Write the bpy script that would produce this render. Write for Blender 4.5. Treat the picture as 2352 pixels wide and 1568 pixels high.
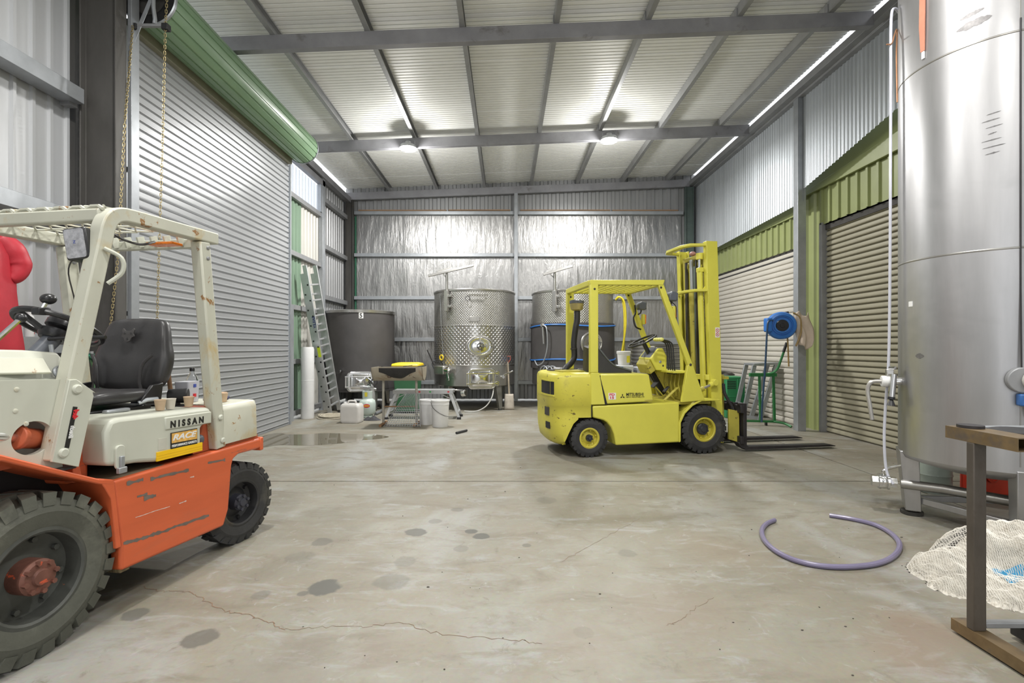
import bpy, bmesh, math, random
from mathutils import Vector, Matrix, noise as mnoise
random.seed(7)
R = math.radians
PI = math.pi
for o in list(bpy.data.objects):
    bpy.data.objects.remove(o)
SC = bpy.context.scene
COL = SC.collection

# ------------------------------------------------------------------ camera
cam_d = bpy.data.cameras.new('camera')
cam_d.sensor_width = 36.0
cam_d.lens = 1130.0 / 2352.0 * 36.0
cam_d.shift_x = 13.0 / 2352.0
cam_d.shift_y = 12.0 / 2352.0
cam_d.clip_start = 0.05
cam = bpy.data.objects.new('camera', cam_d)
cam.location = (0, 0, 1.35)
cam.rotation_euler = (R(90), 0, 0)
COL.objects.link(cam)
SC.camera = cam

# ------------------------------------------------------------------ world / exposure
W = bpy.data.worlds.new('sky')
SC.world = W
W.use_nodes = True
wn = W.node_tree.nodes
wl = W.node_tree.links
wn.clear()
w_out = wn.new('ShaderNodeOutputWorld')
w_bg = wn.new('ShaderNodeBackground')
w_bg.inputs['Color'].default_value = (0.94, 0.97, 1.0, 1)
w_bg.inputs['Strength'].default_value = 2.2
wl.new(w_bg.outputs[0], w_out.inputs[0])
SC.view_settings.view_transform = 'Standard'
SC.view_settings.look = 'None'
SC.view_settings.gamma = 1.0
SC.view_settings.use_curve_mapping = False
SC.view_settings.exposure = -0.40

LAMP_POWER = 210.0
LAMP_COLOR = (1.0, 0.985, 0.95)
# high-bay lamps: (x, y, z) of the lens
LAMPS = [(-1.82, 9.12, 5.02), (1.90, 9.10, 5.16), (-1.82, 2.90, 4.86), (1.88, 2.90, 5.0),
         (-1.82, -0.2, 4.86), (1.88, -0.2, 5.0), (-1.82, -3.2, 4.86), (1.88, -3.2, 5.0)]  # rows three and four are unseen, added behind the camera for light

# ------------------------------------------------------------------ mesh helpers
def rot_to(d):
    """matrix whose local z points along d"""
    return Vector(d).normalized().to_track_quat('Z', 'Y').to_matrix()

class MB:
    def __init__(s):
        s.v = []; s.f = []
    def add(s, vs, fs):
        b = len(s.v)
        s.v += [tuple(p) for p in vs]
        s.f += [tuple(i + b for i in f) for f in fs]
        return s
    def box(s, x0, x1, y0, y1, z0, z1):
        vs = [(x, y, z) for z in (z0, z1) for y in (y0, y1) for x in (x0, x1)]
        return s.add(vs, [(0, 2, 3, 1), (4, 5, 7, 6), (0, 1, 5, 4), (2, 6, 7, 3), (0, 4, 6, 2), (1, 3, 7, 5)])
    def bar(s, p, q, w, h, up=(0, 0, 1)):
        p = Vector(p); q = Vector(q); d = (q - p).normalized()
        up = Vector(up)
        if abs(d.dot(up)) > 0.99: up = Vector((1, 0, 0))
        a = d.cross(up).normalized(); b = a.cross(d).normalized()
        vs = []
        for c in (p, q):
            for sa, sb in ((-1, -1), (1, -1), (1, 1), (-1, 1)):
                vs.append(c + a * (sa * w / 2) + b * (sb * h / 2))
        return s.add(vs, [(3, 2, 1, 0), (4, 5, 6, 7), (0, 1, 5, 4), (1, 2, 6, 5), (2, 3, 7, 6), (3, 0, 4, 7)])
    def cyl(s, p, q, r, r2=None, n=16, caps=True):
        if r2 is None: r2 = r
        p = Vector(p); q = Vector(q); m = rot_to(q - p)
        vs = []
        for c, rr in ((p, r), (q, r2)):
            for i in range(n):
                t = 2 * PI * i / n
                vs.append(c + m @ Vector((rr * math.cos(t), rr * math.sin(t), 0)))
        fs = [(i, (i + 1) % n, n + (i + 1) % n, n + i) for i in range(n)]
        if caps: fs += [tuple(range(n - 1, -1, -1)), tuple(range(n, 2 * n))]
        return s.add(vs, fs)
    def tube(s, pts, r, n=8, closed=False, caps=True, flat=None):
        pts = [Vector(p) for p in pts]; k = len(pts)
        rs = r if isinstance(r, (list, tuple)) else [r] * k
        vs = []; prev = None
        for i, p in enumerate(pts):
            if closed: d = pts[(i + 1) % k] - pts[i - 1]
            else: d = pts[min(i + 1, k - 1)] - pts[max(i - 1, 0)]
            d = d.normalized() if d.length > 1e-9 else Vector((0, 0, 1))
            if prev is None:
                a = d.orthogonal().normalized()
                if flat is not None: a = (Vector(flat) - d * d.dot(Vector(flat))).normalized()
            else:
                a = (prev - d * prev.dot(d))
                a = a.normalized() if a.length > 1e-6 else d.orthogonal().normalized()
            prev = a; b = d.cross(a)
            for j in range(n):
                t = 2 * PI * j / n
                vs.append(p + (a * math.cos(t) + b * math.sin(t)) * rs[i])
        fs = []
        for i in range(k if closed else k - 1):
            i2 = (i + 1) % k
            for j in range(n):
                j2 = (j + 1) % n
                fs.append((i * n + j, i * n + j2, i2 * n + j2, i2 * n + j))
        if caps and not closed:
            fs += [tuple(range(n - 1, -1, -1)), tuple(range((k - 1) * n, k * n))]
        return s.add(vs, fs)
    def lathe(s, prof, c=(0, 0, 0), axis=(0, 0, 1), n=32, a0=0.0, a1=2 * PI):
        c = Vector(c); m = rot_to(axis); full = abs(a1 - a0 - 2 * PI) < 1e-6
        k = n if full else n + 1
        vs = []; fs = []
        for r, z in prof:
            for i in range(k):
                t = a0 + (a1 - a0) * i / n
                vs.append(c + m @ Vector((r * math.cos(t), r * math.sin(t), z)))
        for j in range(len(prof) - 1):
            for i in range(n):
                i2 = (i + 1) % k
                fs.append((j * k + i, j * k + i2, (j + 1) * k + i2, (j + 1) * k + i))
        return s.add(vs, fs)
    def prism(s, poly, d0, d1, plane='xz'):
        """polygon extruded along the missing axis"""
        def P(a, b, c):
            return {'xz': (a, c, b), 'xy': (a, b, c), 'yz': (c, a, b)}[plane]
        n = len(poly)
        vs = [P(a, b, d0) for a, b in poly] + [P(a, b, d1) for a, b in poly]
        fs = [tuple(range(n - 1, -1, -1)), tuple(range(n, 2 * n))]
        fs += [(i, (i + 1) % n, n + (i + 1) % n, n + i) for i in range(n)]
        return s.add(vs, fs)
    def loft(s, rings, caps=True, closed=True):
        k = len(rings[0]); vs = [p for r in rings for p in r]; fs = []
        for i in range(len(rings) - 1):
            for j in range(k if closed else k - 1):
                j2 = (j + 1) % k
                fs.append((i * k + j, i * k + j2, (i + 1) * k + j2, (i + 1) * k + j))
        if caps: fs += [tuple(range(k - 1, -1, -1)), tuple(range((len(rings) - 1) * k, len(rings) * k))]
        return s.add(vs, fs)
    def grid(s, nu, nv, fn):
        vs = [fn(i / nu, j / nv) for j in range(nv + 1) for i in range(nu + 1)]
        fs = [(j * (nu + 1) + i, j * (nu + 1) + i + 1, (j + 1) * (nu + 1) + i + 1, (j + 1) * (nu + 1) + i)
              for j in range(nv) for i in range(nu)]
        return s.add(vs, fs)
    def sphere(s, c, r, n=16, m=10, sc=(1, 1, 1)):
        c = Vector(c); prof = []
        vs = []; fs = []
        for j in range(m + 1):
            ph = PI * j / m
            for i in range(n):
                t = 2 * PI * i / n
                vs.append((c.x + r * sc[0] * math.sin(ph) * math.cos(t), c.y + r * sc[1] * math.sin(ph) * math.sin(t), c.z + r * sc[2] * math.cos(ph)))
        for j in range(m):
            for i in range(n):
                fs.append((j * n + i, (j + 1) * n + i, (j + 1) * n + (i + 1) % n, j * n + (i + 1) % n))
        return s.add(vs, fs)
    def torus(s, c, axis, Rr, r, n=32, m=8, a0=0, a1=2 * PI):
        c = Vector(c); mt = rot_to(axis); full = abs(a1 - a0 - 2 * PI) < 1e-6
        k = n if full else n + 1
        pts = [c + mt @ Vector((Rr * math.cos(a0 + (a1 - a0) * i / n), Rr * math.sin(a0 + (a1 - a0) * i / n), 0)) for i in range(k)]
        return s.tube(pts, r, m, closed=full)
    def xform(s, M):
        s.v = [tuple(M @ Vector(p)) for p in s.v]
        return s
    def mesh(s, name, smooth=35):
        me = bpy.data.meshes.new(name)
        me.from_pydata(s.v, [], s.f)
        bm = bmesh.new(); bm.from_mesh(me)
        bmesh.ops.remove_doubles(bm, verts=bm.verts, dist=1e-6)
        bmesh.ops.recalc_face_normals(bm, faces=bm.faces)
        bm.to_mesh(me); bm.free()
        if smooth:
            me.shade_smooth()
            me.set_sharp_from_angle(angle=R(smooth))
        return me
    def build(s, name, mat, parent=None, bevel=0, smooth=35, seg=2, sub=0, loc=None, kind=None):
        me = s.mesh(name, smooth)
        me.materials.append(mat)
        return link(name, me, parent, bevel, seg, sub, loc, kind)

def link(name, me, parent=None, bevel=0, seg=2, sub=0, loc=None, kind=None):
    o = bpy.data.objects.new(name, me)
    COL.objects.link(o)
    if parent is not None: o.parent = parent
    if loc is not None: o.location = loc
    if kind: o['kind'] = kind
    if bevel:
        m = o.modifiers.new('bevel', 'BEVEL'); m.width = bevel; m.segments = seg; m.limit_method = 'ANGLE'; m.angle_limit = R(40)
        m.harden_normals = False
    if sub:
        m = o.modifiers.new('subsurf', 'SUBSURF'); m.levels = sub; m.render_levels = sub
    return o

def tag(o, label, cat, group=None):
    o['label'] = label; o['category'] = cat
    if group: o['group'] = group
    return o
def thing(name, label, cat, loc=(0, 0, 0), rotz=0.0, group=None):
    o = bpy.data.objects.new(name, None)
    o.empty_display_size = 0.1
    COL.objects.link(o)
    o.location = loc; o.rotation_euler = (0, 0, rotz)
    return tag(o, label, cat, group)
def struct(name, parent=None):
    o = bpy.data.objects.new(name, None); o.empty_display_size = 0.1
    COL.objects.link(o); o['kind'] = 'structure'
    return o
def copy_of(o, parent=None, loc=None, name=None):
    c = o.copy(); COL.objects.link(c)
    c.parent = parent
    if loc is not None: c.location = loc
    return c
def spline(pts, n=8, closed=False):
    """Catmull-Rom through pts"""
    P = [Vector(p) for p in pts]; k = len(P); out = []
    rng = range(k if closed else k - 1)
    for i in rng:
        if closed: a, b, c, d = P[i - 1], P[i], P[(i + 1) % k], P[(i + 2) % k]
        else: a, b, c, d = P[max(i - 1, 0)], P[i], P[i + 1], P[min(i + 2, k - 1)]
        for j in range(n):
            t = j / n
            out.append(0.5 * ((2 * b) + (c - a) * t + (2 * a - 5 * b + 4 * c - d) * t * t + (3 * b - a - 3 * c + d) * t ** 3))
    if not closed: out.append(P[-1])
    return out
def rrect(x0, x1, y0, y1, r, n=5):
    out = []
    for cx, cy, a in ((x1 - r, y1 - r, 0), (x0 + r, y1 - r, 90), (x0 + r, y0 + r, 180), (x1 - r, y0 + r, 270)):
        for i in range(n + 1):
            t = R(a + 90 * i / n); out.append((cx + r * math.cos(t), cy + r * math.sin(t)))
    return out
def text_mesh(name, body, size, mat, parent, M, extrude=0.0008, xscale=1.0, shear=0.0, bold=0.0, align='LEFT', spacing=1.0):
    """flat lettering; M places the text plane (x right, y up, z out of the surface)"""
    cu = bpy.data.curves.new(name, 'FONT'); cu.body = body; cu.size = size; cu.extrude = extrude
    cu.align_x = align; cu.shear = shear; cu.space_character = spacing; cu.offset = bold; cu.resolution_u = 3
    t = bpy.data.objects.new(name + '_tmp', cu); COL.objects.link(t)
    dg = bpy.context.evaluated_depsgraph_get(); dg.update()
    me = bpy.data.meshes.new_from_object(t.evaluated_get(dg))
    bpy.data.objects.remove(t)
    me.transform(M @ Matrix.Diagonal((xscale, 1, 1, 1)))
    me.materials.clear(); me.materials.append(mat); me.name = name
    o = bpy.data.objects.new(name, me); COL.objects.link(o); o.parent = parent
    return o
def frame(o, x, y):
    """4x4 from origin, text x direction and text y direction"""
    x = Vector(x).normalized(); y = Vector(y); y = (y - x * x.dot(y)).normalized(); z = x.cross(y)
    return Matrix(((x.x, y.x, z.x, o[0]), (x.y, y.y, z.y, o[1]), (x.z, y.z, z.z, o[2]), (0, 0, 0, 1)))

# ------------------------------------------------------------------ materials
MATS = {}
def nt(name):
    m = bpy.data.materials.new(name); m.use_nodes = True
    t = m.node_tree; b = t.nodes['Principled BSDF']
    return m, t, b
def lk(t, a, b): t.links.new(a, b)
def noise_n(t, scale, detail=4, rough=0.55, vec=None, dist=0.0):
    n = t.nodes.new('ShaderNodeTexNoise'); n.inputs['Scale'].default_value = scale
    n.inputs['Detail'].default_value = detail; n.inputs['Roughness'].default_value = rough
    n.inputs['Distortion'].default_value = dist
    if vec is not None: lk(t, vec, n.inputs['Vector'])
    return n
def ramp(t, src, p0, p1, c0=(0, 0, 0, 1), c1=(1, 1, 1, 1)):
    r = t.nodes.new('ShaderNodeValToRGB'); e = r.color_ramp.elements
    e[0].position = p0; e[0].color = c0; e[1].position = p1; e[1].color = c1
    lk(t, src, r.inputs[0]); return r
def mix(t, fac, a, b, mode='MIX'):
    m = t.nodes.new('ShaderNodeMix'); m.data_type = 'RGBA'; m.blend_type = mode
    if isinstance(fac, (int, float)): m.inputs[0].default_value = fac
    else: lk(t, fac, m.inputs[0])
    for i, x in ((6, a), (7, b)):
        if isinstance(x, tuple): m.inputs[i].default_value = (x[0], x[1], x[2], 1)
        else: lk(t, x, m.inputs[i])
    return m.outputs[2]
def coords(t, scale=(1, 1, 1), kind='Object'):
    tc = t.nodes.new('ShaderNodeTexCoord'); mp = t.nodes.new('ShaderNodeMapping')
    mp.inputs['Scale'].default_value = scale
    lk(t, tc.outputs[kind], mp.inputs[0]); return mp.outputs[0]
def bump(t, b, src, strength=0.2, dist=0.01):
    n = t.nodes.new('ShaderNodeBump'); n.inputs['Strength'].default_value = strength; n.inputs['Distance'].default_value = dist
    lk(t, src, n.inputs['Height']); lk(t, n.outputs[0], b.inputs['Normal']); return n
def M(name, col, rough=0.5, metal=0.0, var=0.12, vs=6.0, scuff=None, sa=0.6, ss=9.0, bmp=0.0, bs=60.0, stretch=(1, 1, 1), spec=0.5, coat=0.0, dirt=None, da=0.55, ds=2.5):
    """general procedural surface: colour variation, optional chips/scuffs, optional dirt patches, fine relief"""
    if name in MATS: return MATS[name]
    m, t, b = nt(name)
    v = coords(t, stretch)
    n1 = noise_n(t, vs, 5, 0.6, v)
    lo = tuple(c * (1 - var) for c in col); hi = tuple(min(1, c * (1 + var)) for c in col)
    c = mix(t, ramp(t, n1.outputs[0], 0.3, 0.7).outputs[0], lo, hi)
    rr = rough
    if dirt:
        n3 = noise_n(t, ds, 6, 0.65, v, 0.4)
        c = mix(t, ramp(t, n3.outputs[0], da, da + 0.16).outputs[0], c, dirt)
    if scuff:
        n2 = noise_n(t, ss, 8, 0.7, coords(t, tuple(s * k for s, k in zip(stretch, (1, 1, 1.6)))), 0.3)
        f = ramp(t, n2.outputs[0], sa, sa + 0.03)
        c = mix(t, f.outputs[0], c, scuff)
    lk(t, c, b.inputs['Base Color'])
    n4 = noise_n(t, vs * 3, 4, 0.6, v)
    rm = t.nodes.new('ShaderNodeMapRange'); rm.inputs[3].default_value = max(0.02, rough - 0.08); rm.inputs[4].default_value = min(1, rough + 0.1)
    lk(t, n4.outputs[0], rm.inputs[0]); lk(t, rm.outputs[0], b.inputs['Roughness'])
    b.inputs['Metallic'].default_value = metal
    b.inputs['Specular IOR Level'].default_value = spec
    if coat: b.inputs['Coat Weight'].default_value = coat; b.inputs['Coat Roughness'].default_value = 0.15
    if bmp:
        bump(t, b, noise_n(t, bs, 4, 0.6, v).outputs[0], bmp)
    MATS[name] = m
    return m
def emit(name, col, s):
    m, t, b = nt(name)
    b.inputs['Base Color'].default_value = (*col, 1)
    b.inputs['Emission Color'].default_value = (*col, 1); b.inputs['Emission Strength'].default_value = s
    return m
def glassy(name, col, rough=0.05, ior=1.45, alpha=1.0):
    m, t, b = nt(name)
    b.inputs['Base Color'].default_value = (*col, 1); b.inputs['Roughness'].default_value = rough
    b.inputs['Transmission Weight'].default_value = 1.0; b.inputs['IOR'].default_value = ior
    return m
# ------------------------------------------------------------------ the setting: materials
m_steel = M('beam_steel', (0.29, 0.29, 0.312), 0.45, 0.35, 0.14, 3.0, dirt=(0.13, 0.12, 0.11), da=0.60)
m_galv = M('galvanised_steel', (0.38, 0.40, 0.425), 0.38, 0.55, 0.10, 8.0)
m_galv_d = M('galvanised_steel_dull', (0.30, 0.305, 0.315), 0.5, 0.4, 0.12, 5.0, dirt=(0.2, 0.19, 0.18), da=0.62)
m_roof = M('roof_sheet_metal', (0.84, 0.845, 0.825), 0.45, 0.0, 0.03, 1.5)
m_clad = M('pale_cladding', (0.50, 0.51, 0.525), 0.38, 0.25, 0.05, 2.0, stretch=(1, 1, 0.15), dirt=(0.36, 0.36, 0.36), da=0.66)
m_clad_d = M('grey_cladding', (0.36, 0.365, 0.375), 0.42, 0.35, 0.08, 2.0, stretch=(1, 1, 0.15))
m_corr = M('corrugated_zinc', (0.45, 0.48, 0.51), 0.46, 0.5, 0.16, 3.0, stretch=(1, 1, 0.08), dirt=(0.28, 0.30, 0.315), da=0.60)
m_green = M('olive_green_sheet', (0.27, 0.305, 0.125), 0.42, 0.0, 0.06, 2.0, dirt=(0.21, 0.235, 0.10), da=0.63)
m_green2 = M('sage_green_sheet', (0.165, 0.245, 0.175), 0.42, 0.0, 0.06, 2.0)
m_dslat = M('silver_roller_slat', (0.40, 0.41, 0.425), 0.33, 0.35, 0.05, 1.0, stretch=(1, 0.3, 1))
m_cream = M('cream_roller_slat', (0.56, 0.53, 0.47), 0.42, 0.05, 0.05, 1.5, dirt=(0.40, 0.37, 0.30), da=0.68)
m_beige = M('beige_roller_slat', (0.30, 0.28, 0.205), 0.45, 0.05, 0.08, 1.5, dirt=(0.235, 0.205, 0.14), da=0.60)
m_drum = M('green_roller_curtain', (0.21, 0.33, 0.20), 0.33, 0.0, 0.06, 2.0)
m_black = M('matt_black', (0.012, 0.012, 0.013), 0.6, 0, 0.2)
m_dark = M('dark_grime', (0.05, 0.047, 0.043), 0.7, 0.2, 0.25)
m_column = M('weathered_column_steel', (0.085, 0.081, 0.076), 0.55, 0.3, 0.2, 4.0, dirt=(0.045, 0.046, 0.036), da=0.58, stretch=(1, 1, 0.3))

# foil insulation
m_foil, t, b = nt('silver_foil')
v = coords(t, (9.0, 1, 0.9)); n1 = noise_n(t, 1.6, 5, 0.6, v, 0.6)
v2 = coords(t, (3.0, 1, 1.2)); n2 = noise_n(t, 3.0, 4, 0.6, v2, 1.0)
lk(t, mix(t, n2.outputs[0], (0.27, 0.268, 0.266), (0.45, 0.446, 0.443)), b.inputs['Base Color'])
b.inputs['Metallic'].default_value = 0.95; b.inputs['Roughness'].default_value = 0.37
bb = bump(t, b, n1.outputs[0], 0.38, 0.03)
b2 = t.nodes.new('ShaderNodeBump'); b2.inputs['Strength'].default_value = 0.35; b2.inputs['Distance'].default_value = 0.02
lk(t, n2.outputs[0], b2.inputs['Height']); lk(t, bb.outputs[0], b2.inputs['Normal']); lk(t, b2.outputs[0], b.inputs['Normal'])

# translucent ribbed skylight sheet
m_poly, t, b = nt('clear_ribbed_plastic')
tr = t.nodes.new('ShaderNodeBsdfTransparent'); tr.inputs[0].default_value = (0.95, 0.97, 1, 1)
tl = t.nodes.new('ShaderNodeBsdfTranslucent'); tl.inputs[0].default_value = (0.9, 0.92, 0.95, 1)
ms = t.nodes.new('ShaderNodeMixShader'); ms.inputs[0].default_value = 0.35
lk(t, tr.outputs[0], ms.inputs[1]); lk(t, tl.outputs[0], ms.inputs[2]); lk(t, ms.outputs[0], t.nodes['Material Output'].inputs[0])

# concrete: patches, speckle, drips and round oil stains
def fl(u, v, z=0.0):
    """a spot on the ground read off the photograph"""
    k = (1.35 - z) / ((v - 796) / 1130.0)
    return Vector(((u - 1163) / 1130.0 * k, k, z))
m_conc, t, b = nt('stained_concrete')
v = coords(t)
nA = noise_n(t, 0.55, 6, 0.62, v, 0.5); nB = noise_n(t, 2.3, 7, 0.65, v, 0.7); nC = noise_n(t, 46, 4, 0.6, v); nD = noise_n(t, 7.0, 8, 0.72, v, 1.2)
c = mix(t, ramp(t, nA.outputs[0], 0.36, 0.66).outputs[0], (0.185, 0.169, 0.130), (0.282, 0.274, 0.233))
c = mix(t, ramp(t, nB.outputs[0], 0.42, 0.72).outputs[0], c, (0.230, 0.202, 0.155))
nE = noise_n(t, 0.9, 4, 0.55, coords(t, (1, 0.6, 1)), 0.8)
c = mix(t, ramp(t, nE.outputs[0], 0.53, 0.68).outputs[0], c, (0.300, 0.300, 0.285))
nF = noise_n(t, 1.7, 7, 0.66, coords(t, (1.0, 2.6, 1)), 0.6)
c = mix(t, ramp(t, nF.outputs[0], 0.50, 0.66).outputs[0], c, (0.185, 0.164, 0.126))
nG = noise_n(t, 3.3, 7, 0.68, coords(t, (0.8, 2.2, 1)), 0.9)
c = mix(t, ramp(t, nG.outputs[0], 0.54, 0.70).outputs[0], c, (0.285, 0.283, 0.266))
c = mix(t, ramp(t, nD.outputs[0], 0.58, 0.72).outputs[0], c, (0.160, 0.142, 0.112))
c = mix(t, ramp(t, nD.outputs[0], 0.28, 0.40).outputs[0], (0.32, 0.316, 0.295), c)
c = mix(t, 0.16, c, nC.outputs[1], 'OVERLAY')
stn = [(745, 1349, .088, .75), (955, 1222, .075, .6), (1105, 1231, .055, .8), (1083, 1220, .045, .7), (1050, 1170, .05, .35), (460, 1466, .075, .55),
       (695, 1363, .03, .5), (740, 1244, .07, .4), (930, 1290, .07, .25), (600, 1366, .05, .3), (900, 1335, .10, .3), (1210, 1252, .03, .4), (590, 1130, .04, .3),
       (1255, 1148, .09, .22), (1440, 1270, .06, .25), (310, 1410, .06, .5), (1000, 1196, .05, .3), (1340, 1452, .05, .2), (1060, 1260, .05, .25), (690, 1280, .09, .2)]
dn = noise_n(t, 11, 3, 0.6, v)
for u_, v_, r_, a_ in stn:
    p = fl(u_, v_)
    d = t.nodes.new('ShaderNodeVectorMath'); d.operation = 'DISTANCE'; lk(t, v, d.inputs[0]); d.inputs[1].default_value = p
    ad = t.nodes.new('ShaderNodeMath'); ad.operation = 'MULTIPLY_ADD'; lk(t, dn.outputs[0], ad.inputs[0]); ad.inputs[1].default_value = r_ * 0.9; lk(t, d.outputs[1], ad.inputs[2])
    rp = ramp(t, ad.outputs[0], r_ * 1.35, r_ * 1.55, (min(.95, a_ * 1.35),) * 3 + (1,), (0, 0, 0, 1))
    c = mix(t, rp.outputs[0], c, (0.092, 0.090, 0.078))
# reddish-brown drip at the front right, damp mark round the puddle
for u_, v_, r_, a_, col in ((2110, 1440, .22, .45, (0.22, 0.15, 0.11)), (2080, 1500, .20, .4, (0.23, 0.16, 0.12)), (640, 1545, .3, .28, (0.2, 0.18, 0.16)), (1560, 1400, .34, .35, (0.22, 0.17, 0.13)), (1330, 1480, .22, .35, (0.21, 0.165, 0.125)), (880, 1490, .16, .35, (0.20, 0.16, 0.125)), (1650, 1262, .3, .22, (0.27, 0.21, 0.15)), (680, 1003, .75, .4, (0.22, 0.2, 0.15))):
    p = fl(u_, v_)
    d = t.nodes.new('ShaderNodeVectorMath'); d.operation = 'DISTANCE'; lk(t, v, d.inputs[0]); d.inputs[1].default_value = p
    ad = t.nodes.new('ShaderNodeMath'); ad.operation = 'MULTIPLY_ADD'; lk(t, nB.outputs[0], ad.inputs[0]); ad.inputs[1].default_value = r_ * 1.6; lk(t, d.outputs[1], ad.inputs[2])
    rp = ramp(t, ad.outputs[0], r_ * 1.2, r_ * 1.9, (a_, a_, a_, 1), (0, 0, 0, 1))
    c = mix(t, rp.outputs[0], c, col)
lk(t, c, b.inputs['Base Color'])
rm = t.nodes.new('ShaderNodeMapRange'); rm.inputs[3].default_value = 0.34; rm.inputs[4].default_value = 0.68
lk(t, nB.outputs[0], rm.inputs[0]); lk(t, rm.outputs[0], b.inputs['Roughness'])
bump(t, b, nC.outputs[0], 0.05, 0.004)

# ------------------------------------------------------------------ floor
floor = struct('floor')
g = 0.011
for xa, xb in ((-12, 3.87), (3.87, 12)):
    for ya, yb in ((-9, 4.94), (4.94, 20)):
        MB().box(xa + g, xb - g, ya + g, yb - g, -0.12, 0).build('slab', m_conc, floor, bevel=0.002)
MB().box(-12, 12, -9, 20, -0.25, -0.121).build('slab_bed', m_black, floor)
m_crack = M('crack_dirt', (0.20, 0.13, 0.085), 0.8)
def crack(pts, w=0.004):
    rnd = random.Random(len(pts)); P3 = [fl(*p) for p in pts]; out = []
    for a, b_ in zip(P3[:-1], P3[1:]):
        for i in range(9):
            p = a.lerp(b_, i / 9); out.append(p + Vector((rnd.uniform(-1, 1) * .012, rnd.uniform(-1, 1) * .012, 0)))
    out.append(P3[-1])
    mb = MB(); vs = []; fs = []
    for i, p in enumerate(out):
        d = (out[min(i + 1, len(out) - 1)] - out[max(0, i - 1)]).normalized(); n = Vector((-d.y, d.x, 0)) * w * rnd.uniform(.25, .7)
        vs += [(p + n).xy.to_3d() + Vector((0, 0, .0012)), (p - n).xy.to_3d() + Vector((0, 0, .0012))]
    fs = [(2 * i, 2 * i + 1, 2 * i + 3, 2 * i + 2) for i in range(len(out) - 1)]
    mb.add(vs, fs).build('crack', m_crack, floor, smooth=0)
crack([(330, 1348), (375, 1358), (430, 1358), (470, 1378), (520, 1404), (560, 1408), (610, 1425), (655, 1446)])
crack([(655, 1446), (740, 1440), (850, 1438), (930, 1430), (990, 1452), (1080, 1462), (1180, 1468), (1245, 1478)], .0025)
crack([(1470, 1190), (1410, 1222), (1350, 1255), (1290, 1290)], .002)
crack([(1640, 1370), (1590, 1400), (1560, 1425), (1530, 1436)], .002)

# ------------------------------------------------------------------ sheet-metal profiles
def corr_prof(w, pitch, amp, k=6):
    n = int(round(w / pitch)) * k
    return [(w * i / n, amp * math.cos(2 * PI * (w * i / n) / pitch)) for i in range(n + 1)]
def rib_prof(w, pitch, h, rib=0.34, sl=0.10):
    out = []; n = int(round(w / pitch))
    for i in range(n):
        a = i * pitch
        out += [(a, 0), (a + pitch * (1 - rib - 2 * sl), 0), (a + pitch * (1 - rib - sl), h), (a + pitch * (1 - sl), h)]
    out.append((w, 0)); return out
def sheet(prof, l0, l1, fn, th=0.0012):
    """fn(a, d, l) -> point; l0/l1 numbers or functions of a"""
    f0 = l0 if callable(l0) else (lambda a: l0); f1 = l1 if callable(l1) else (lambda a: l1)
    n = len(prof); mb = MB()
    vs = []
    for off in (0, -th):
        vs += [fn(a, d + off, f0(a)) for a, d in prof] + [fn(a, d + off, f1(a)) for a, d in prof]
    fs = []
    for i in range(n - 1):
        fs += [(i, i + 1, n + i + 1, n + i), (2 * n + i, 3 * n + i, 3 * n + i + 1, 2 * n + i + 1), (i, 2 * n + i, 2 * n + i + 1, i + 1), (n + i, n + i + 1, 3 * n + i + 1, 3 * n + i)]
    fs += [(0, n, 3 * n, 2 * n), (n - 1, 3 * n - 1, 4 * n - 1, 2 * n - 1)]
    mb.add(vs, fs); return mb

SL = 0.0395
def roofz(x): return 5.484 + SL * x
def raftz(x): return 5.154 + SL * x
# ------------------------------------------------------------------ roof
ceil = struct('ceiling')
pr = rib_prof(0.762, 0.0762, 0.020, rib=.14, sl=.09)
me = None
for i in range(22):
    if me is None:
        o = sheet(pr, -4.02, 4.70, lambda a, d, l: (l, a, roofz(l) + d)).build('roof_sheet', m_roof, ceil, smooth=20)
        me = o.data
    else:
        o = link('roof_sheet', me, ceil)
    o.location.y = 12.42 - 0.762 * (i + 1)
    o.location.z = 0.0018 * (i % 2)
def raft(y):
    mb = MB()
    # C-section beam following the roof slope: web to the camera, flanges behind it
    prof = [(0, 0), (0.095, 0), (0.095, 0.03), (0.012, 0.03), (0.012, 0.15), (0.095, 0.15), (0.095, 0.18), (0, 0.18)]
    x0, x1 = -4.0, 4.56
    n = len(prof)
    mb.loft([[(x0, y + a, raftz(x0) + b_) for a, b_ in prof], [(x1, y + a, raftz(x1) + b_) for a, b_ in prof]])
    mb.build('rafter', m_steel, ceil, bevel=0.004)
for y in (12.24, 9.22, 6.10, 3.0, -0.1, -3.1):
    raft(y)
m_purlin = M('purlin_steel', (0.36, 0.365, 0.37), 0.42, 0.45, 0.10, 4.0)
for x in (-2.93, -1.755, -0.575, 0.595, 1.735, 2.87, 4.0):
    z0 = raftz(x) + 0.181
    pf = [(0, 0), (0.062, 0), (0.062, 0.018), (0.058, 0.018), (0.058, 0.004), (0.004, 0.004), (0.004, 0.136), (0.058, 0.136), (0.058, 0.122), (0.062, 0.122), (0.062, 0.14), (0, 0.14)]
    MB().prism([(x + a, z0 + b_) for a, b_ in pf], -4.0, 12.40, 'xz').build('purlin', m_purlin, ceil)
    # bolted cleats on each rafter
    for y in (9.22, 6.10):
        MB().box(x - 0.012, x - 0.001, y + 0.01, y + 0.07, z0 - 0.02, z0 + 0.11).build('cleat', m_galv_d, ceil)
# steel bracing beam above the roller door, purlin over the left eave
MB().box(-3.98, -3.86, -4, 12.4, 4.93, 5.06).build('eave_beam', m_steel, ceil, bevel=0.004)

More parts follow.
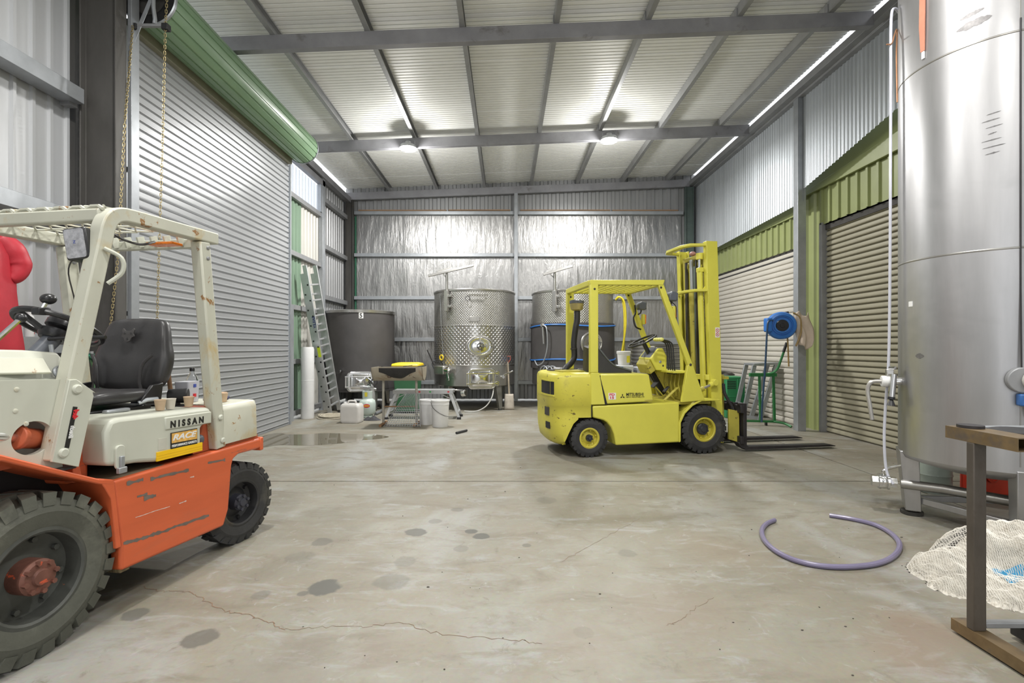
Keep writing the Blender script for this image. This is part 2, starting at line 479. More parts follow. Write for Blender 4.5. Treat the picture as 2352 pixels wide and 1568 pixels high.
# ------------------------------------------------------------------ back wall
wb = struct('wall_back')
YB = 12.42
rp = rib_prof(0.80, 0.20, 0.028)
me = None
for i in range(12):
    x0 = -4.05 + 0.8 * i
    o = sheet(rp, 0.035, lambda a: roofz(x0 + a) + .004, lambda a, d, l: (x0 + a, YB - d, l)).build('cladding_sheet', m_clad_d, wb, smooth=20)
GZ = [4.69, 3.64, 2.57, 1.53, 0.457]
def chan_x(name, x0, x1, yf, z, h, d, mat, parent):
    """horizontal C-girt along x, open to the back, front web lips"""
    pf = [(yf, z - h / 2), (yf, z + h / 2), (yf + d, z + h / 2), (yf + d, z + h / 2 - .006), (yf + .006, z + h / 2 - .006), (yf + .006, z - h / 2 + .006), (yf + d, z - h / 2 + .006), (yf + d, z - h / 2)]
    return MB().prism(pf, x0, x1, 'yz').build(name, mat, parent, bevel=0.003)
for z in GZ:
    for xa, xb in ((-3.80, 0.19), (0.29, 4.42)):
        chan_x('girt', xa, xb, 12.27, z, 0.085, 0.10, m_galv, wb)
# foil blanket, one bay at a time
def foil(x0, x1, z0, z1, seed):
    nx = int((x1 - x0) / 0.035); nz = 14
    def fn(u, w):
        x = x0 + (x1 - x0) * u; z = z0 + (z1 - z0) * w
        s = x + 0.10 * math.sin(z * 2.1 + seed) + 0.05 * mnoise.noise((x * 2, z * 1.5, seed))
        a = mnoise.noise((s * 5.0, z * 0.55, seed * 3.1)); b_ = mnoise.noise((s * 13.0, z * 0.9, seed * 1.7 + 5))
        amp = 0.35 + 0.65 * max(0, mnoise.noise((x * 0.9, seed * 2.0, 1.0)) + 0.35)
        y = -0.024 * abs(a) * amp - 0.009 * b_ * amp + 0.012 * mnoise.noise((x * 1.2, z * 1.4, seed))
        edge = min(w, 1 - w) * 2
        return (x, 12.375 + y * (0.35 + 0.65 * min(1, edge * 1.6)), z)
    MB().grid(nx, nz, fn).build('foil_blanket', m_foil, wb, smooth=80)
for k in range(4):
    zt, zb = GZ[k], GZ[k + 1]
    foil(-3.76, 0.24, zb, zt, k + 1.0); foil(0.24, 4.40, zb, zt, k + 11.0)
# timber packer strip above the top girt, green edge tape
m_wood = M('raw_timber', (0.34, 0.21, 0.12), 0.7, 0, 0.25, 8, stretch=(0.3, 1, 4))
for xa, xb, dz in ((-3.7, -1.5, 0), (-1.45, 0.1, .006), (0.35, 2.6, .004), (2.65, 4.3, 0)):
    MB().box(xa, xb, 12.30, 12.36, 4.745 + dz, 4.775 + dz).build('packer', m_wood, wb)
m_tape = M('green_tape', (0.03, 0.14, 0.08), 0.5)
MB().box(-3.80, -3.765, 12.34, 12.36, 2.0, 4.62).build('edge_strip', m_tape, wb)
# posts: centre mullion and two corner columns
def chan_z(name, x0, x1, y0, y1, z0, z1, mat, parent):
    pf = [(x0, y1), (x0, y0), (x1, y0), (x1, y1), (x1 - .008, y1), (x1 - .008, y0 + .008), (x0 + .008, y0 + .008), (x0 + .008, y1)]
    return MB().prism(pf, z0, z1, 'xy').build(name, mat, parent, bevel=0.003)
chan_z('post', 0.195, 0.285, 12.20, 12.36, 0, 5.16, m_galv, wb)
def ibeam_z(name, cx, cy, w, d, z0, z1, mat, parent, along='x', tf=0.014, tw=0.01):
    """I column, web along `along`"""
    a = w / 2; h = d / 2
    pf = [(-h, -a), (-h + tf, -a), (-h + tf, -tw / 2), (h - tf, -tw / 2), (h - tf, -a), (h, -a), (h, a), (h - tf, a), (h - tf, tw / 2), (-h + tf, tw / 2), (-h + tf, a), (-h, a)]
    pf = [(cx + p, cy + q) if along == 'x' else (cx + q, cy + p) for p, q in pf]
    return MB().prism(pf, z0, z1, 'xy').build(name, mat, parent, bevel=0.003)
ibeam_z('column', -3.90, 12.26, 0.12, 0.18, 0, 5.0, m_column, wb)
m_colg = M('green_grey_column', (0.10, 0.135, 0.125), 0.5, 0.2)
ibeam_z('column', 4.55, 12.26, 0.12, 0.20, 0, 5.33, m_colg, wb)

# ------------------------------------------------------------------ left wall
wlft = struct('wall_left')
XL = -4.06
rp2 = rib_prof(0.66, 0.165, 0.022, rib=0.16, sl=0.06)
me = None
for i in range(13):
    y0 = 4.56 - 0.66 * (i + 1)
    if me is None:
        o = sheet(rp2, 0.02, 5.28, lambda a, d, l: (XL + d, a, l)).build('cladding_sheet', m_clad, wlft, smooth=20); me = o.data
    else: o = link('cladding_sheet', me, wlft)
    o.location.y = y0
MB().box(XL - 0.01, XL + 0.012, 4.56, 4.86, 0.02, 5.28).build('cladding_flashing', m_column, wlft)
def girt_y(y0, y1, xo, xi, z, h, mat, parent=wlft):
    pf = [(xo, z - h), (xi, z - h), (xi, z), (xo, z), (xo, z - .006), (xi - .006, z - .006), (xi - .006, z - h + .006), (xo, z - h + .006)]
    return MB().prism(pf, y0, y1, 'xz').build('girt', mat, parent, bevel=0.003)
for z in (3.70, 2.575, 1.43, 0.35):
    girt_y(-4, 4.50, XL + 0.03, -3.86, z, 0.135, m_galv)
ibeam_z('column', -3.77, 4.60, 0.13, 0.34, 0, 5.15, m_column, wlft)
for z in (3.70, 2.575, 1.43):
    MB().box(-4.03, -3.94, 4.44, 4.52, z - 0.16, z + 0.02).build('cleat', m_galv_d, wlft)
# beyond the roller door: framed bay with window, then a ribbed grey bay in the corner
XN = -4.02
rp3 = rib_prof(0.60, 0.15, 0.020)
o = sheet(rp3, 0.04, 4.16, lambda a, d, l: (XN + d, 9.0 + a, l)).build('cladding_sheet', m_green2, wlft, smooth=20)
m_cladc = M('cream_cladding', (0.50, 0.49, 0.455), 0.45, 0.1, 0.08, 2, stretch=(1, 1, .2))
for y0 in (9.6, 10.05):
    sheet(rib_prof(0.45, 0.15, 0.02), 0.04, 4.16, lambda a, d, l: (XN + d, y0 + a, l)).build('cladding_sheet', m_cladc, wlft, smooth=20)
sheet(rib_prof(0.45, 0.15, 0.02), 0.04, 4.16, lambda a, d, l: (XN + d, 8.55 + a, l)).build('cladding_sheet', m_green2, wlft, smooth=20)
for i in range(3):
    o = sheet(rp3, 0.05, 5.20, lambda a, d, l: (XL + d, a, l)).build('cladding_sheet', m_clad_d, wlft, smooth=20); o.location.y = 10.6 + 0.6 * i
for z in (4.60, 3.58, 2.48, 1.42, 0.40):
    girt_y(10.62, 12.18, XL + 0.03, -3.93, z, 0.10, m_galv_d)
for z in (4.20, 3.13, 2.13, 1.12, 0.16):
    girt_y(8.62, 10.46, XN + 0.025, -3.93, z, 0.09, m_galv_d)
MB().box(-3.99, -3.90, 8.62, 10.60, 4.78, 4.90).build('lintel', m_steel, wlft, bevel=0.003)
chan_z('post', -3.99, -3.90, 10.46, 10.60, 0, 5.03, m_galv, wlft)
chan_z('post', -3.97, -3.87, 8.84, 8.96, 0, 2.10, m_galv, wlft)
for y0 in (8.55, 9.30, 10.0):
    MB().box(XN - .005, XN + .01, y0, y0 + .72, 4.88, 5.22).build('flashing', m_clad_d, wlft)
win = struct('window_1')
for i in range(2):
    sheet(rib_prof(0.735, 0.147, 0.018), 4.20, 4.78, lambda a, d, l: (XN + d, 9.0 + 0.735 * i + a, l)).build('pane', m_poly, win, smooth=20)
    for k in range(5):
        MB().box(XN - .004, XN + .006, 9.0 + .735 * i + .147 * k + .10, 9.0 + .735 * i + .147 * k + .108, 4.20, 4.78).build('glazing_bar', m_galv, win)
MB().box(-3.99, -3.91, 10.38, 10.46, 4.2, 4.78).build('window_frame', m_galv, win)
MB().box(-3.99, -3.93, 8.96, 9.0, 4.2, 4.78).build('window_frame', m_galv, win)

# roller door on the left
def slat_mesh(name, h, depth, length, mat, style=0):
    if style == 0:
        pf = [(0, 0), (0, h * .07), (depth, h * .20), (depth, h * .30), (depth * .8, h * .36), (depth * .72, h * .90), (0, h * .98), (0, h), (-.004, h), (-.004, 0)]
    else:
        pf = [(0, 0), (0, h * .12), (depth * .8, h * .17), (depth, h * .30), (depth, h * .60), (depth * .8, h * .86), (depth * .2, h * .97), (0, h), (-.004, h), (-.004, 0)]
    mb = MB().prism(pf, 0, length, 'xz')
    me = mb.mesh(name, 30); me.materials.append(mat); return me
d1 = struct('door_1')
h1 = 0.0885
me = slat_mesh('slat', h1, 0.022, 3.66, m_dslat, 0)
for i in range(51):
    o = link('slat', me, d1); o.location = (-3.78, 4.86, 0.03 + h1 * i)
MB().box(-3.79, -3.755, 4.86, 8.52, 0.0, 0.032).build('bottom_rail', m_galv_d, d1, bevel=.003)
for y0, y1 in ((4.80, 4.862), (8.515, 8.565)):
    pf = [(-3.80, y0), (-3.72, y0), (-3.72, y1), (-3.735, y1), (-3.735, y0 + .012), (-3.80, y0 + .012)] if y0 < 6 else [(-3.80, y1), (-3.74, y1), (-3.74, y0), (-3.752, y0), (-3.752, y1 - .012), (-3.80, y1 - .012)]
    MB().prism(pf, 0, 4.50, 'xy').build('guide_track', m_galv, d1)
chan_z('mounting_angle', -3.62, -3.58, 4.70, 4.80, 1.0, 5.2, m_galv, d1)
for z in (3.72, 3.05, 2.35, 1.65):
    MB().box(-3.72, -3.62, 4.77, 4.80, z, z + .045).build('track_bracket', m_galv, d1, bevel=.002)
# rolled-up curtain: ribbed drum
mb = MB(); ring = []
for k in range(18):
    t0 = 2 * PI * k / 18
    for dt, rr in ((0.0, .258), (.14, .2585), (.26, .258), (.272, .247), (.335, .247)):
        ring.append((rr, t0 + dt))
RC = (-3.52, 4.78)
mb.loft([[(RC[0] + r * math.cos(a), y, RC[1] + r * math.sin(a)) for r, a in ring] for y in (4.87, 8.50)])
mb.build('rolled_curtain', m_drum, d1, smooth=25)
for y0, y1 in ((4.845, 4.868), (8.502, 8.525)):
    mbx = MB(); mbx.cyl((RC[0], y0, RC[1]), (RC[0], y1, RC[1]), .268, n=40)
    mbx.build('drum_end_plate', m_black if y0 < 6 else m_galv, d1, bevel=.003)
MB().lathe([(.262, -.02), (.272, -.012), (.272, .012), (.262, .02)], (RC[0], 4.852, RC[1]), (0, 1, 0), 40).build('drum_rim', m_galv, d1)
MB().lathe([(.10, 0), (.16, -.004), (.165, -.004), (.11, -.008), (.06, -.008), (.055, 0), (.03, -.002)], (RC[0], 4.845, RC[1]), (0, 1, 0), 32).build('drum_hub', m_dark, d1)
MB().box(-3.79, -3.70, 4.87, 8.5, 4.50, 4.60).build('lintel', M('olive_header', (0.27, .26, .19), .5), d1, bevel=.003)
# bracket carrying the drum and the chain wheel
MB().bar((-3.60, 4.74, 4.28), (-3.38, 4.74, 4.80), .035, .006, (0, 1, 0)).build('drum_bracket', m_galv, d1)
MB().box(-3.66, -3.30, 4.73, 4.77, 4.74, 4.80).build('drum_bracket', m_galv, d1, bevel=.003)
MB().tube([(-3.40, 4.74, 4.76), (-3.40, 4.74, 4.62), (-3.385, 4.74, 4.50), (-3.39, 4.74, 4.46)], .018, 8, flat=(1, 0, 0)).build('drum_bracket', m_galv, d1)
MB().box(-3.60, -3.28, 4.735, 4.765, 4.435, 4.46).build('chain_guide', m_galv_d, d1)
for x in (-3.585, -3.285):
    MB().box(x - .03, x + .03, 4.72, 4.78, 4.40, 4.46).build('chain_guide', m_black, d1, bevel=.006)
# far end bracket
MB().box(-3.62, -3.40, 8.55, 8.60, 4.60, 4.66).build('drum_bracket', m_galv, d1)

# pull chain: links one by one
m_chain = M('yellow_zinc_chain', (0.40, 0.33, 0.18), 0.35, 0.85, 0.15, 30)
ml = MB()
ml.tube([(0.0085 * math.cos(a), 0, 0.009 * math.sin(a) + (0.010 if math.sin(a) >= 0 else -0.010)) for a in [2 * PI * i / 12 for i in range(12)]], 0.0031, 6, closed=True)
lk_me = ml.mesh('chain_link'); lk_me.materials.append(m_chain)
def chain(path, label):
    root = thing('pull_chain', label, 'chain', path[0]); 
    P3 = [Vector(p) for p in path]
    L = sum((b_ - a).length for a, b_ in zip(P3[:-1], P3[1:])); k = 0; acc = 0.0
    for a, b_ in zip(P3[:-1], P3[1:]):
        d = (b_ - a); ln = d.length; d = d / ln
        while acc < ln:
            p = a + d * acc - P3[0]
            o = link('chain_link', lk_me, root); o.location = p
            q = (-d).to_track_quat('Z', 'Y'); o.rotation_mode = 'QUATERNION'
            o.rotation_quaternion = q @ Matrix.Rotation(R(90 * (k % 2) + 35), 3, 'Z').to_quaternion()
            k += 1; acc += 0.0285
        acc -= ln
    return root
chain([(-3.27, 4.74, 4.72), (-3.285, 4.74, 4.44), (-3.31, 4.74, 3.4), (-3.345, 4.74, 2.3), (-3.375, 4.74, 1.25)], 'pull chain hanging in front of the silver roller door, nearer its middle')
chain([(-3.57, 4.70, 4.40), (-3.49, 4.50, 3.4), (-3.55, 4.50, 2.2), (-3.66, 4.49, 1.1)], 'pull chain hanging against the track at the edge of the silver roller door')

# ------------------------------------------------------------------ right wall
wr = struct('wall_right')
XR = 4.75
for i in range(22):
    y0 = 12.42 - 0.762 * (i + 1)
    if y0 > 7.5: bot = lambda a: 3.90 - 0.0285 * (y0 + a)
    else: bot = lambda a: 3.87 + 0.20 * (7.87 - y0 - a)
    if y0 < 0: bot = lambda a: 0.02
    o = sheet(corr_prof(0.762, 0.0762, 0.009), bot, 5.645 + random.uniform(-.004, .004), lambda a, d, l: (XR - d, y0 + a, l)).build('cladding_sheet', m_corr, wr, smooth=60)
# eave channel
pf = [(4.55, 5.36), (4.66, 5.36), (4.66, 5.33), (4.75, 5.33), (4.75, 5.47), (4.55, 5.47)]
MB().prism(pf, -4, 12.3, 'xz').build('eave_channel', m_galv_d, wr, bevel=.004)
chan_z('post', 4.66, 4.79, 7.86, 7.99, 0, 5.34, m_galv, wr)
# the neighbouring green wall with its two roller doors
XG = 4.94
me = None
for i in range(5):
    o = sheet(rib_prof(0.80, 0.20, 0.03, rib=.2, sl=.05), 3.03, 3.85, lambda a, d, l: (XG - d, a, l)).build('fascia_sheet', m_green, wr, smooth=20) if me is None else link('fascia_sheet', me, wr)
    me = o.data; o.location.y = 8.35 + 0.8 * i
MB().box(XG - .05, XG - .032, 8.35, 12.35, 3.56, 3.80).build('flashing', m_green, wr)
MB().box(XG + .02, XG + .06, 8.3, 12.4, 2.9, 3.9).build('lintel', m_dark, wr)
XH = 5.03
me = None
for i in range(9):
    o = sheet(rib_prof(0.80, 0.20, 0.03, rib=.2, sl=.05), 3.29, 4.0, lambda a, d, l: (XH - d, a, l)).build('fascia_sheet', m_green, wr, smooth=20) if me is None else link('fascia_sheet', me, wr)
    me = o.data; o.location.y = 7.86 - 0.8 * (i + 1)
sheet(rib_prof(0.42, 0.21, 0.035, rib=.3, sl=.10), 0.0, 4.0, lambda a, d, l: (XH - d, 7.87 + a, l)).build('fascia_sheet', m_green, wr, smooth=20)
# barge board rising towards the camera, folded along a diagonal
MB().prism([(8.42, 3.85), (8.42, 4.05), (1.5, 4.05 + .197 * 6.92), (1.5, 3.85)], XH - .055, XH - .036, 'yz').build('barge_board', m_green, wr)
MB().prism([(8.42, 3.85), (8.42, 3.90), (1.5, 3.90 + .085 * 6.92), (1.5, 3.85)], XH - .072, XH - .056, 'yz').build('barge_board', m_green, wr, bevel=.004)
MB().box(XH + .03, XH + .06, -4, 8.3, 3.2, 4.6).build('lintel', m_dark, wr)
d2 = struct('door_2')
h2 = 0.097
me = slat_mesh('slat', h2, 0.024, 3.95, m_cream, 1)
for i in range(33):
    o = link('slat', me, d2); o.location = (XG + .04, 12.3, 0.0 + h2 * i); o.rotation_euler = (0, 0, PI)
d3 = struct('door_3')
h3 = 0.0815
me = slat_mesh('slat', h3, 0.036, 6.3, m_beige, 1)
for i in range(41):
    o = link('slat', me, d3); o.location = (5.11, 7.84, 0.0 + h3 * i); o.rotation_euler = (0, 0, PI)
MB().box(5.0, 5.10, 7.80, 7.87, 0, 3.32).build('guide_track', m_galv_d, d3, bevel=.003)
MB().box(5.06, 5.12, 1.5, 7.84, 3.28, 3.34).build('head_strip', m_galv_d, d3)

# ------------------------------------------------------------------ unseen end wall added to cut light from behind, wide doorway left open
wf = struct('wall_front_unseen')
for i in range(12):
    x0 = -4.05 + 0.8 * i; door = 3 <= i <= 7
    sheet(rp, 3.6 if door else 0.02, lambda a: roofz(x0 + a) - .012, lambda a, d, l: (x0 + a, -4.1 + d, l)).build('cladding_sheet', m_clad, wf, smooth=20)

# ------------------------------------------------------------------ high-bay lamps
m_lens = emit('lamp_lens', (1.0, 0.97, 0.92), 60.0)
m_housing = M('lamp_housing', (0.35, 0.36, 0.37), 0.4, 0.5)
where = ['left of the two ceiling lamps over the tanks', 'right of the two ceiling lamps over the tanks']
for i, (x, y, z) in enumerate(LAMPS):
    lab = 'round high-bay lamp, ' + where[i] if i < 2 else 'unseen round high-bay lamp on a rafter nearer the open end, row %s, %s side' % (('two', 'two', 'three', 'three', 'four', 'four')[i - 2], 'left' if x < 0 else 'right')
    L = thing('high_bay_lamp', lab, 'lamp', (x, y, z), 0, 'high-bay lamps')
    MB().lathe([(0, .13), (.05, .13), (.06, .06), (.15, .05), (.165, .0), (.16, -.005), (.15, .004)], n=28).build('housing', m_housing, L)
    MB().lathe([(0, -.012), (.08, -.01), (.149, .003), (0, .004)], n=28).build('lens', m_lens, L)
    MB().tube([(-.12, 0, .05), (-.12, 0, .14), (0, 0, .17), (.12, 0, .14), (.12, 0, .05)], .008, 6).build('bracket', m_galv_d, L)
    ld = bpy.data.lights.new('lamp_light', 'AREA'); ld.shape = 'DISK'; ld.size = 0.32; ld.energy = LAMP_POWER * (1.25, 1.25, .66, .66, .36, .36, .25, .25)[i]; ld.color = LAMP_COLOR; ld.spread = R(175)
    lo = bpy.data.objects.new('lamp_light', ld); COL.objects.link(lo); lo.parent = L; lo.location = (0, 0, -.03)
    pd_ = bpy.data.lights.new('lamp_spill', 'POINT'); pd_.shadow_soft_size = 0.10; pd_.energy = ld.energy * .36; pd_.color = LAMP_COLOR
    po = bpy.data.objects.new('lamp_spill', pd_); COL.objects.link(po); po.parent = L; po.location = (0, 0, -.20)
# ------------------------------------------------------------------ forklift materials
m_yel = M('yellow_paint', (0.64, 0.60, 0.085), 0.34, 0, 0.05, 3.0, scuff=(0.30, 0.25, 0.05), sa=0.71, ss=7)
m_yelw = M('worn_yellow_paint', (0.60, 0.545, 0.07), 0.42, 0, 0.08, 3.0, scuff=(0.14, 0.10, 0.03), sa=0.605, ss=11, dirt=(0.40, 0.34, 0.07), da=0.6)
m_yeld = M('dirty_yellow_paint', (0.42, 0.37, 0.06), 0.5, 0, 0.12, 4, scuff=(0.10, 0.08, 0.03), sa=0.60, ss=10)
m_tyre = M('tyre_rubber', (0.030, 0.030, 0.031), 0.62, 0, 0.25, 8, dirt=(0.075, 0.072, 0.06), da=0.56, ds=5, bmp=0.15)
m_tyreg = M('grey_green_tyre_rubber', (0.080, 0.082, 0.066), 0.66, 0, 0.22, 5, dirt=(0.155, 0.155, 0.125), da=0.55, ds=4, bmp=0.2)
m_rub = M('black_rubber', (0.022, 0.022, 0.024), 0.5, 0, 0.2)
m_plast = M('black_plastic', (0.016, 0.016, 0.018), 0.30, 0, 0.2)
m_gplast = M('grey_plastic', (0.10, 0.11, 0.13), 0.4, 0, 0.1)
m_chrome = M('chrome', (0.75, 0.76, 0.78), 0.14, 1.0, 0.05)
m_iron = M('dark_iron', (0.045, 0.042, 0.045), 0.48, 0.5, 0.25, 6, dirt=(0.09, 0.07, 0.05), da=0.62)
m_crm = M('cream_paint', (0.53, 0.54, 0.465), 0.36, 0, 0.05, 3, scuff=(0.30, 0.16, 0.06), sa=0.735, ss=10, dirt=(0.50, 0.40, 0.22), da=0.70, ds=3)
m_crmr = M('rust_streaked_cream_paint', (0.53, 0.53, 0.445), 0.42, 0, 0.08, 3, scuff=(0.30, 0.15, 0.05), sa=0.615, ss=9, dirt=(0.50, 0.37, 0.16), da=0.545, ds=4, stretch=(1, 1, .6))
m_org = M('orange_paint', (0.60, 0.115, 0.04), 0.40, 0, 0.10, 2.5, scuff=(0.11, 0.09, 0.08), sa=0.640, ss=5, stretch=(.4, 1, 2.6), dirt=(0.50, 0.12, 0.055), da=0.58)
m_orgd = M('dull_orange_paint', (0.42, 0.09, 0.035), 0.5, 0, 0.2, 4, dirt=(0.14, 0.07, 0.04), da=0.58)
m_vinyl = M('black_vinyl', (0.040, 0.039, 0.041), 0.36, 0, 0.12, 5, bmp=0.06, bs=120)
m_white = M('white_print', (0.75, 0.75, 0.74), 0.5, 0, 0.02)
m_red = M('red_print', (0.62, 0.02, 0.03), 0.5, 0, 0.02)
m_ink = M('black_print', (0.012, 0.012, 0.012), 0.5, 0, 0.02)
m_hub = M('grey_hub_metal', (0.055, 0.058, 0.065), 0.42, 0.4, 0.2)
m_orust = M('flaking_orange_hub', (0.17, 0.07, 0.05), 0.6, 0.2, 0.3, 12, scuff=(0.62, 0.10, 0.04), sa=0.60, ss=16)
m_amber = M('amber_plastic', (0.85, 0.22, 0.02), 0.25, 0, 0.05)
m_glassl = M('lamp_glass', (0.60, 0.60, 0.63), 0.22, 0.7, 0.35, 40)

def make_wheel(parent, cx, cz, y0, y1, r, rim_r, m_t, m_rim, m_hub_, lugs=26, steer=0.0, dish=0.05, nuts=6, hub_r=None, hub_out=0.0, lug_h=0.022):
    """wheel whose outer face is y0 (towards the viewer), axle along local y"""
    yc = (y0 + y1) / 2; hw = abs(y1 - y0) / 2; s = -1 if y0 < y1 else 1     # outward direction in y
    tb = r - lug_h
    def T(mb):
        if steer:
            Mx = Matrix.Translation((cx, yc, cz)) @ Matrix.Rotation(steer, 4, 'Z') @ Matrix.Translation((-cx, -yc, -cz)); mb.xform(Mx)
        return mb
    ax = (0, s, 0)
    prof = [(rim_r, hw * .92), (rim_r + .012, hw * .98), (rim_r + (tb - rim_r) * .45, hw * 1.0), (rim_r + (tb - rim_r) * .55, hw * 1.03), (rim_r + (tb - rim_r) * .62, hw * 1.0), (tb - .02, hw * .95), (tb, hw * .82), (tb + .004, 0), (tb, -hw * .82), (tb - .02, -hw * .95), (rim_r, -hw * .95)]
    mb = MB().lathe(prof, (cx, yc, cz), ax, 56)
    for k in range(lugs):
        a = 2 * PI * k / lugs; da = 2 * PI / lugs * .34
        for sd, off in ((1, 0), (-1, .5)):
            a2 = a + off * 2 * PI / lugs
            vs = []
            for rr, w0, w1 in ((tb - .028, .06, 1.00), (r - .002, .10, .90)):
                for dd in (-da, da):
                    for w in (w0, w1):
                        # lug sweeps back towards the middle of the tread
                        ang = a2 + dd + (1 - w) * .16
                        vs.append((cx + rr * math.cos(ang), yc + s * sd * hw * w, cz + rr * math.sin(ang)))
            # shoulder face drop
            mb.add(vs, [(0, 1, 3, 2), (4, 6, 7, 5), (0, 4, 5, 1), (2, 3, 7, 6), (0, 2, 6, 4), (1, 5, 7, 3)])
    ty = T(mb).build('tyre', m_t, parent, smooth=30)
    rp_ = [(rim_r + .004, hw * .93), (rim_r - .012, hw * .97), (rim_r - .022, hw * .90), (rim_r - .03, hw * .90 - dish), (rim_r * .62, hw * .90 - dish - .012), (rim_r * .40, hw * .90 - dish), (0, hw * .90 - dish)]
    T(MB().lathe(rp_, (cx, yc, cz), ax, 40)).build('rim', m_rim, ty, smooth=30)
    hr = hub_r or rim_r * .42; fy = hw * .90 - dish
    T(MB().lathe([(hr, fy - .02), (hr, fy + .02 + hub_out), (hr * .86, fy + .032 + hub_out), (hr * .5, fy + .034 + hub_out), (hr * .42, fy + .044 + hub_out), (0, fy + .046 + hub_out)], (cx, yc, cz), ax, 24)).build('hub', m_hub_, ty, smooth=30)
    for k in range(nuts):
        a = 2 * PI * (k + .3) / nuts
        for rr, dz, nr, q in ((hr * .82, fy + .02 + hub_out, .011, 1), (rim_r * .72, fy - .012, .013, 0)):
            p = Vector((cx + rr * math.cos(a + q * .4), yc + s * dz, cz + rr * math.sin(a + q * .4)))
            T(MB().cyl(p, p + Vector((0, s * .024, 0)), nr, n=6)).build('wheel_nut', m_hub_ if q else m_rim, ty)
    return ty
def bolt(parent, p, d, r=.014, h=.01, mat=None):
    p = Vector(p); d = Vector(d)
    MB().lathe([(r, 0), (r, h * .6), (r * .7, h), (0, h)], p, d, 14).build('bolt', mat or m_galv_d, parent)
def plate_hole(poly, c, hr, y0, y1, n=40, hz=None):
    """plate in xz with an oval hole; outline star-shaped about c"""
    out = []; hole = []
    for i in range(n):
        a = 2 * PI * i / n; d = (math.cos(a), math.sin(a)); best = 9
        for j in range(len(poly)):
            (x1, z1), (x2, z2) = poly[j], poly[(j + 1) % len(poly)]
            ex, ez = x2 - x1, z2 - z1; den = d[0] * ez - d[1] * ex
            if abs(den) < 1e-9: continue
            t_ = ((x1 - c[0]) * ez - (z1 - c[1]) * ex) / den; u_ = ((x1 - c[0]) * d[1] - (z1 - c[1]) * d[0]) / den
            if t_ > 0 and -1e-6 <= u_ <= 1 + 1e-6: best = min(best, t_)
        out.append((c[0] + d[0] * best, c[1] + d[1] * best)); hole.append((c[0] + d[0] * hr, c[1] + d[1] * (hz or hr)))
    mb = MB(); vs = [(x, y0, z) for x, z in out] + [(x, y0, z) for x, z in hole] + [(x, y1, z) for x, z in out] + [(x, y1, z) for x, z in hole]
    fs = []
    for i in range(n):
        j = (i + 1) % n
        fs += [(i, j, n + j, n + i), (2 * n + i, 3 * n + i, 3 * n + j, 2 * n + j), (i, 2 * n + i, 2 * n + j, j), (n + i, n + j, 3 * n + j, 3 * n + i)]
    return mb.add(vs, fs)

# ------------------------------------------------------------------ yellow forklift
FY = thing('forklift', 'yellow counterbalance forklift with tall mast and empty forks, parked on the concrete', 'forklift', (1.023, 5.96, 0), R(9.4))
WD = 1.04
def cw_plan(xc, ins=0.0):
    h = [(xc, 0), (-.27, 0), (-.36, .02), (-.425, .07), (-.465, .16), (-.485, .28), (-.49, .42)]
    h = [(min(x, xc), y) for x, y in h]
    pts = h + [(x, WD - y) for x, y in reversed(h)]
    cx, cy = -.2, WD / 2
    return [(x + (ins if x < xc - 1e-4 else 0), y + (ins if y < cy else -ins)) for x, y in pts]
def ring(plan, z): return [(x, y, z) for x, y in plan]
mb = MB()
mb.loft([ring(cw_plan(0.01, .006), .492), ring(cw_plan(0.01, .006), .625), ring(cw_plan(0.01, .0), .632), ring(cw_plan(0.01, .0), .97), ring(cw_plan(.01, .012), 1.008), ring(cw_plan(.01, .04), 1.03)])
mb.build('counterweight', m_yelw, FY, smooth=50)
mb = MB().loft([ring(cw_plan(-.33, .07), .157), ring(cw_plan(-.315, .03), .20), ring(cw_plan(-.27, .012), .31), ring(cw_plan(-.215, .006), .42), ring(cw_plan(-.155, .006), .475), ring(cw_plan(-.155, .006), .493)])
mb.build('counterweight_base', m_yelw, FY, smooth=50)
MB().box(-.30, 0.25, .22, WD - .22, .2, .62).build('axle_housing', m_dark, FY)
# dark strips painted for shaded grille and tow recesses, following the rounded corner
def corner_strip(ya, yb, z0, z1, name, mat, off=.003, dep=.03):
    pl = [(-.425, .07), (-.465, .16), (-.485, .28), (-.49, .42), (-.49, .62), (-.485, .76)]
    def at(y):
        for (x1, y1), (x2, y2) in zip(pl[:-1], pl[1:]):
            if y1 <= y <= y2: return x1 + (x2 - x1) * (y - y1) / (y2 - y1)
        return -.425
    ys = [ya + (yb - ya) * i / 8 for i in range(9)]
    mb = MB().loft([[(at(y) - off, y, z0), (at(y) + dep, y, z0), (at(y) + dep, y, z1), (at(y) - off, y, z1)] for y in ys])
    return mb.build(name, mat, FY)
corner_strip(.09, .50, .765, .925, 'grille_shade_strip', m_black)
corner_strip(.085, .52, .745, .765, 'grille_sill', m_yelw, .012)
corner_strip(.085, .52, .925, .94, 'grille_lip', m_yelw, .010)
corner_strip(.18, .30, .34, .42, 'tow_slot_shade', m_black)
corner_strip(.20, .34, .50, .60, 'tow_slot_shade', m_dark)
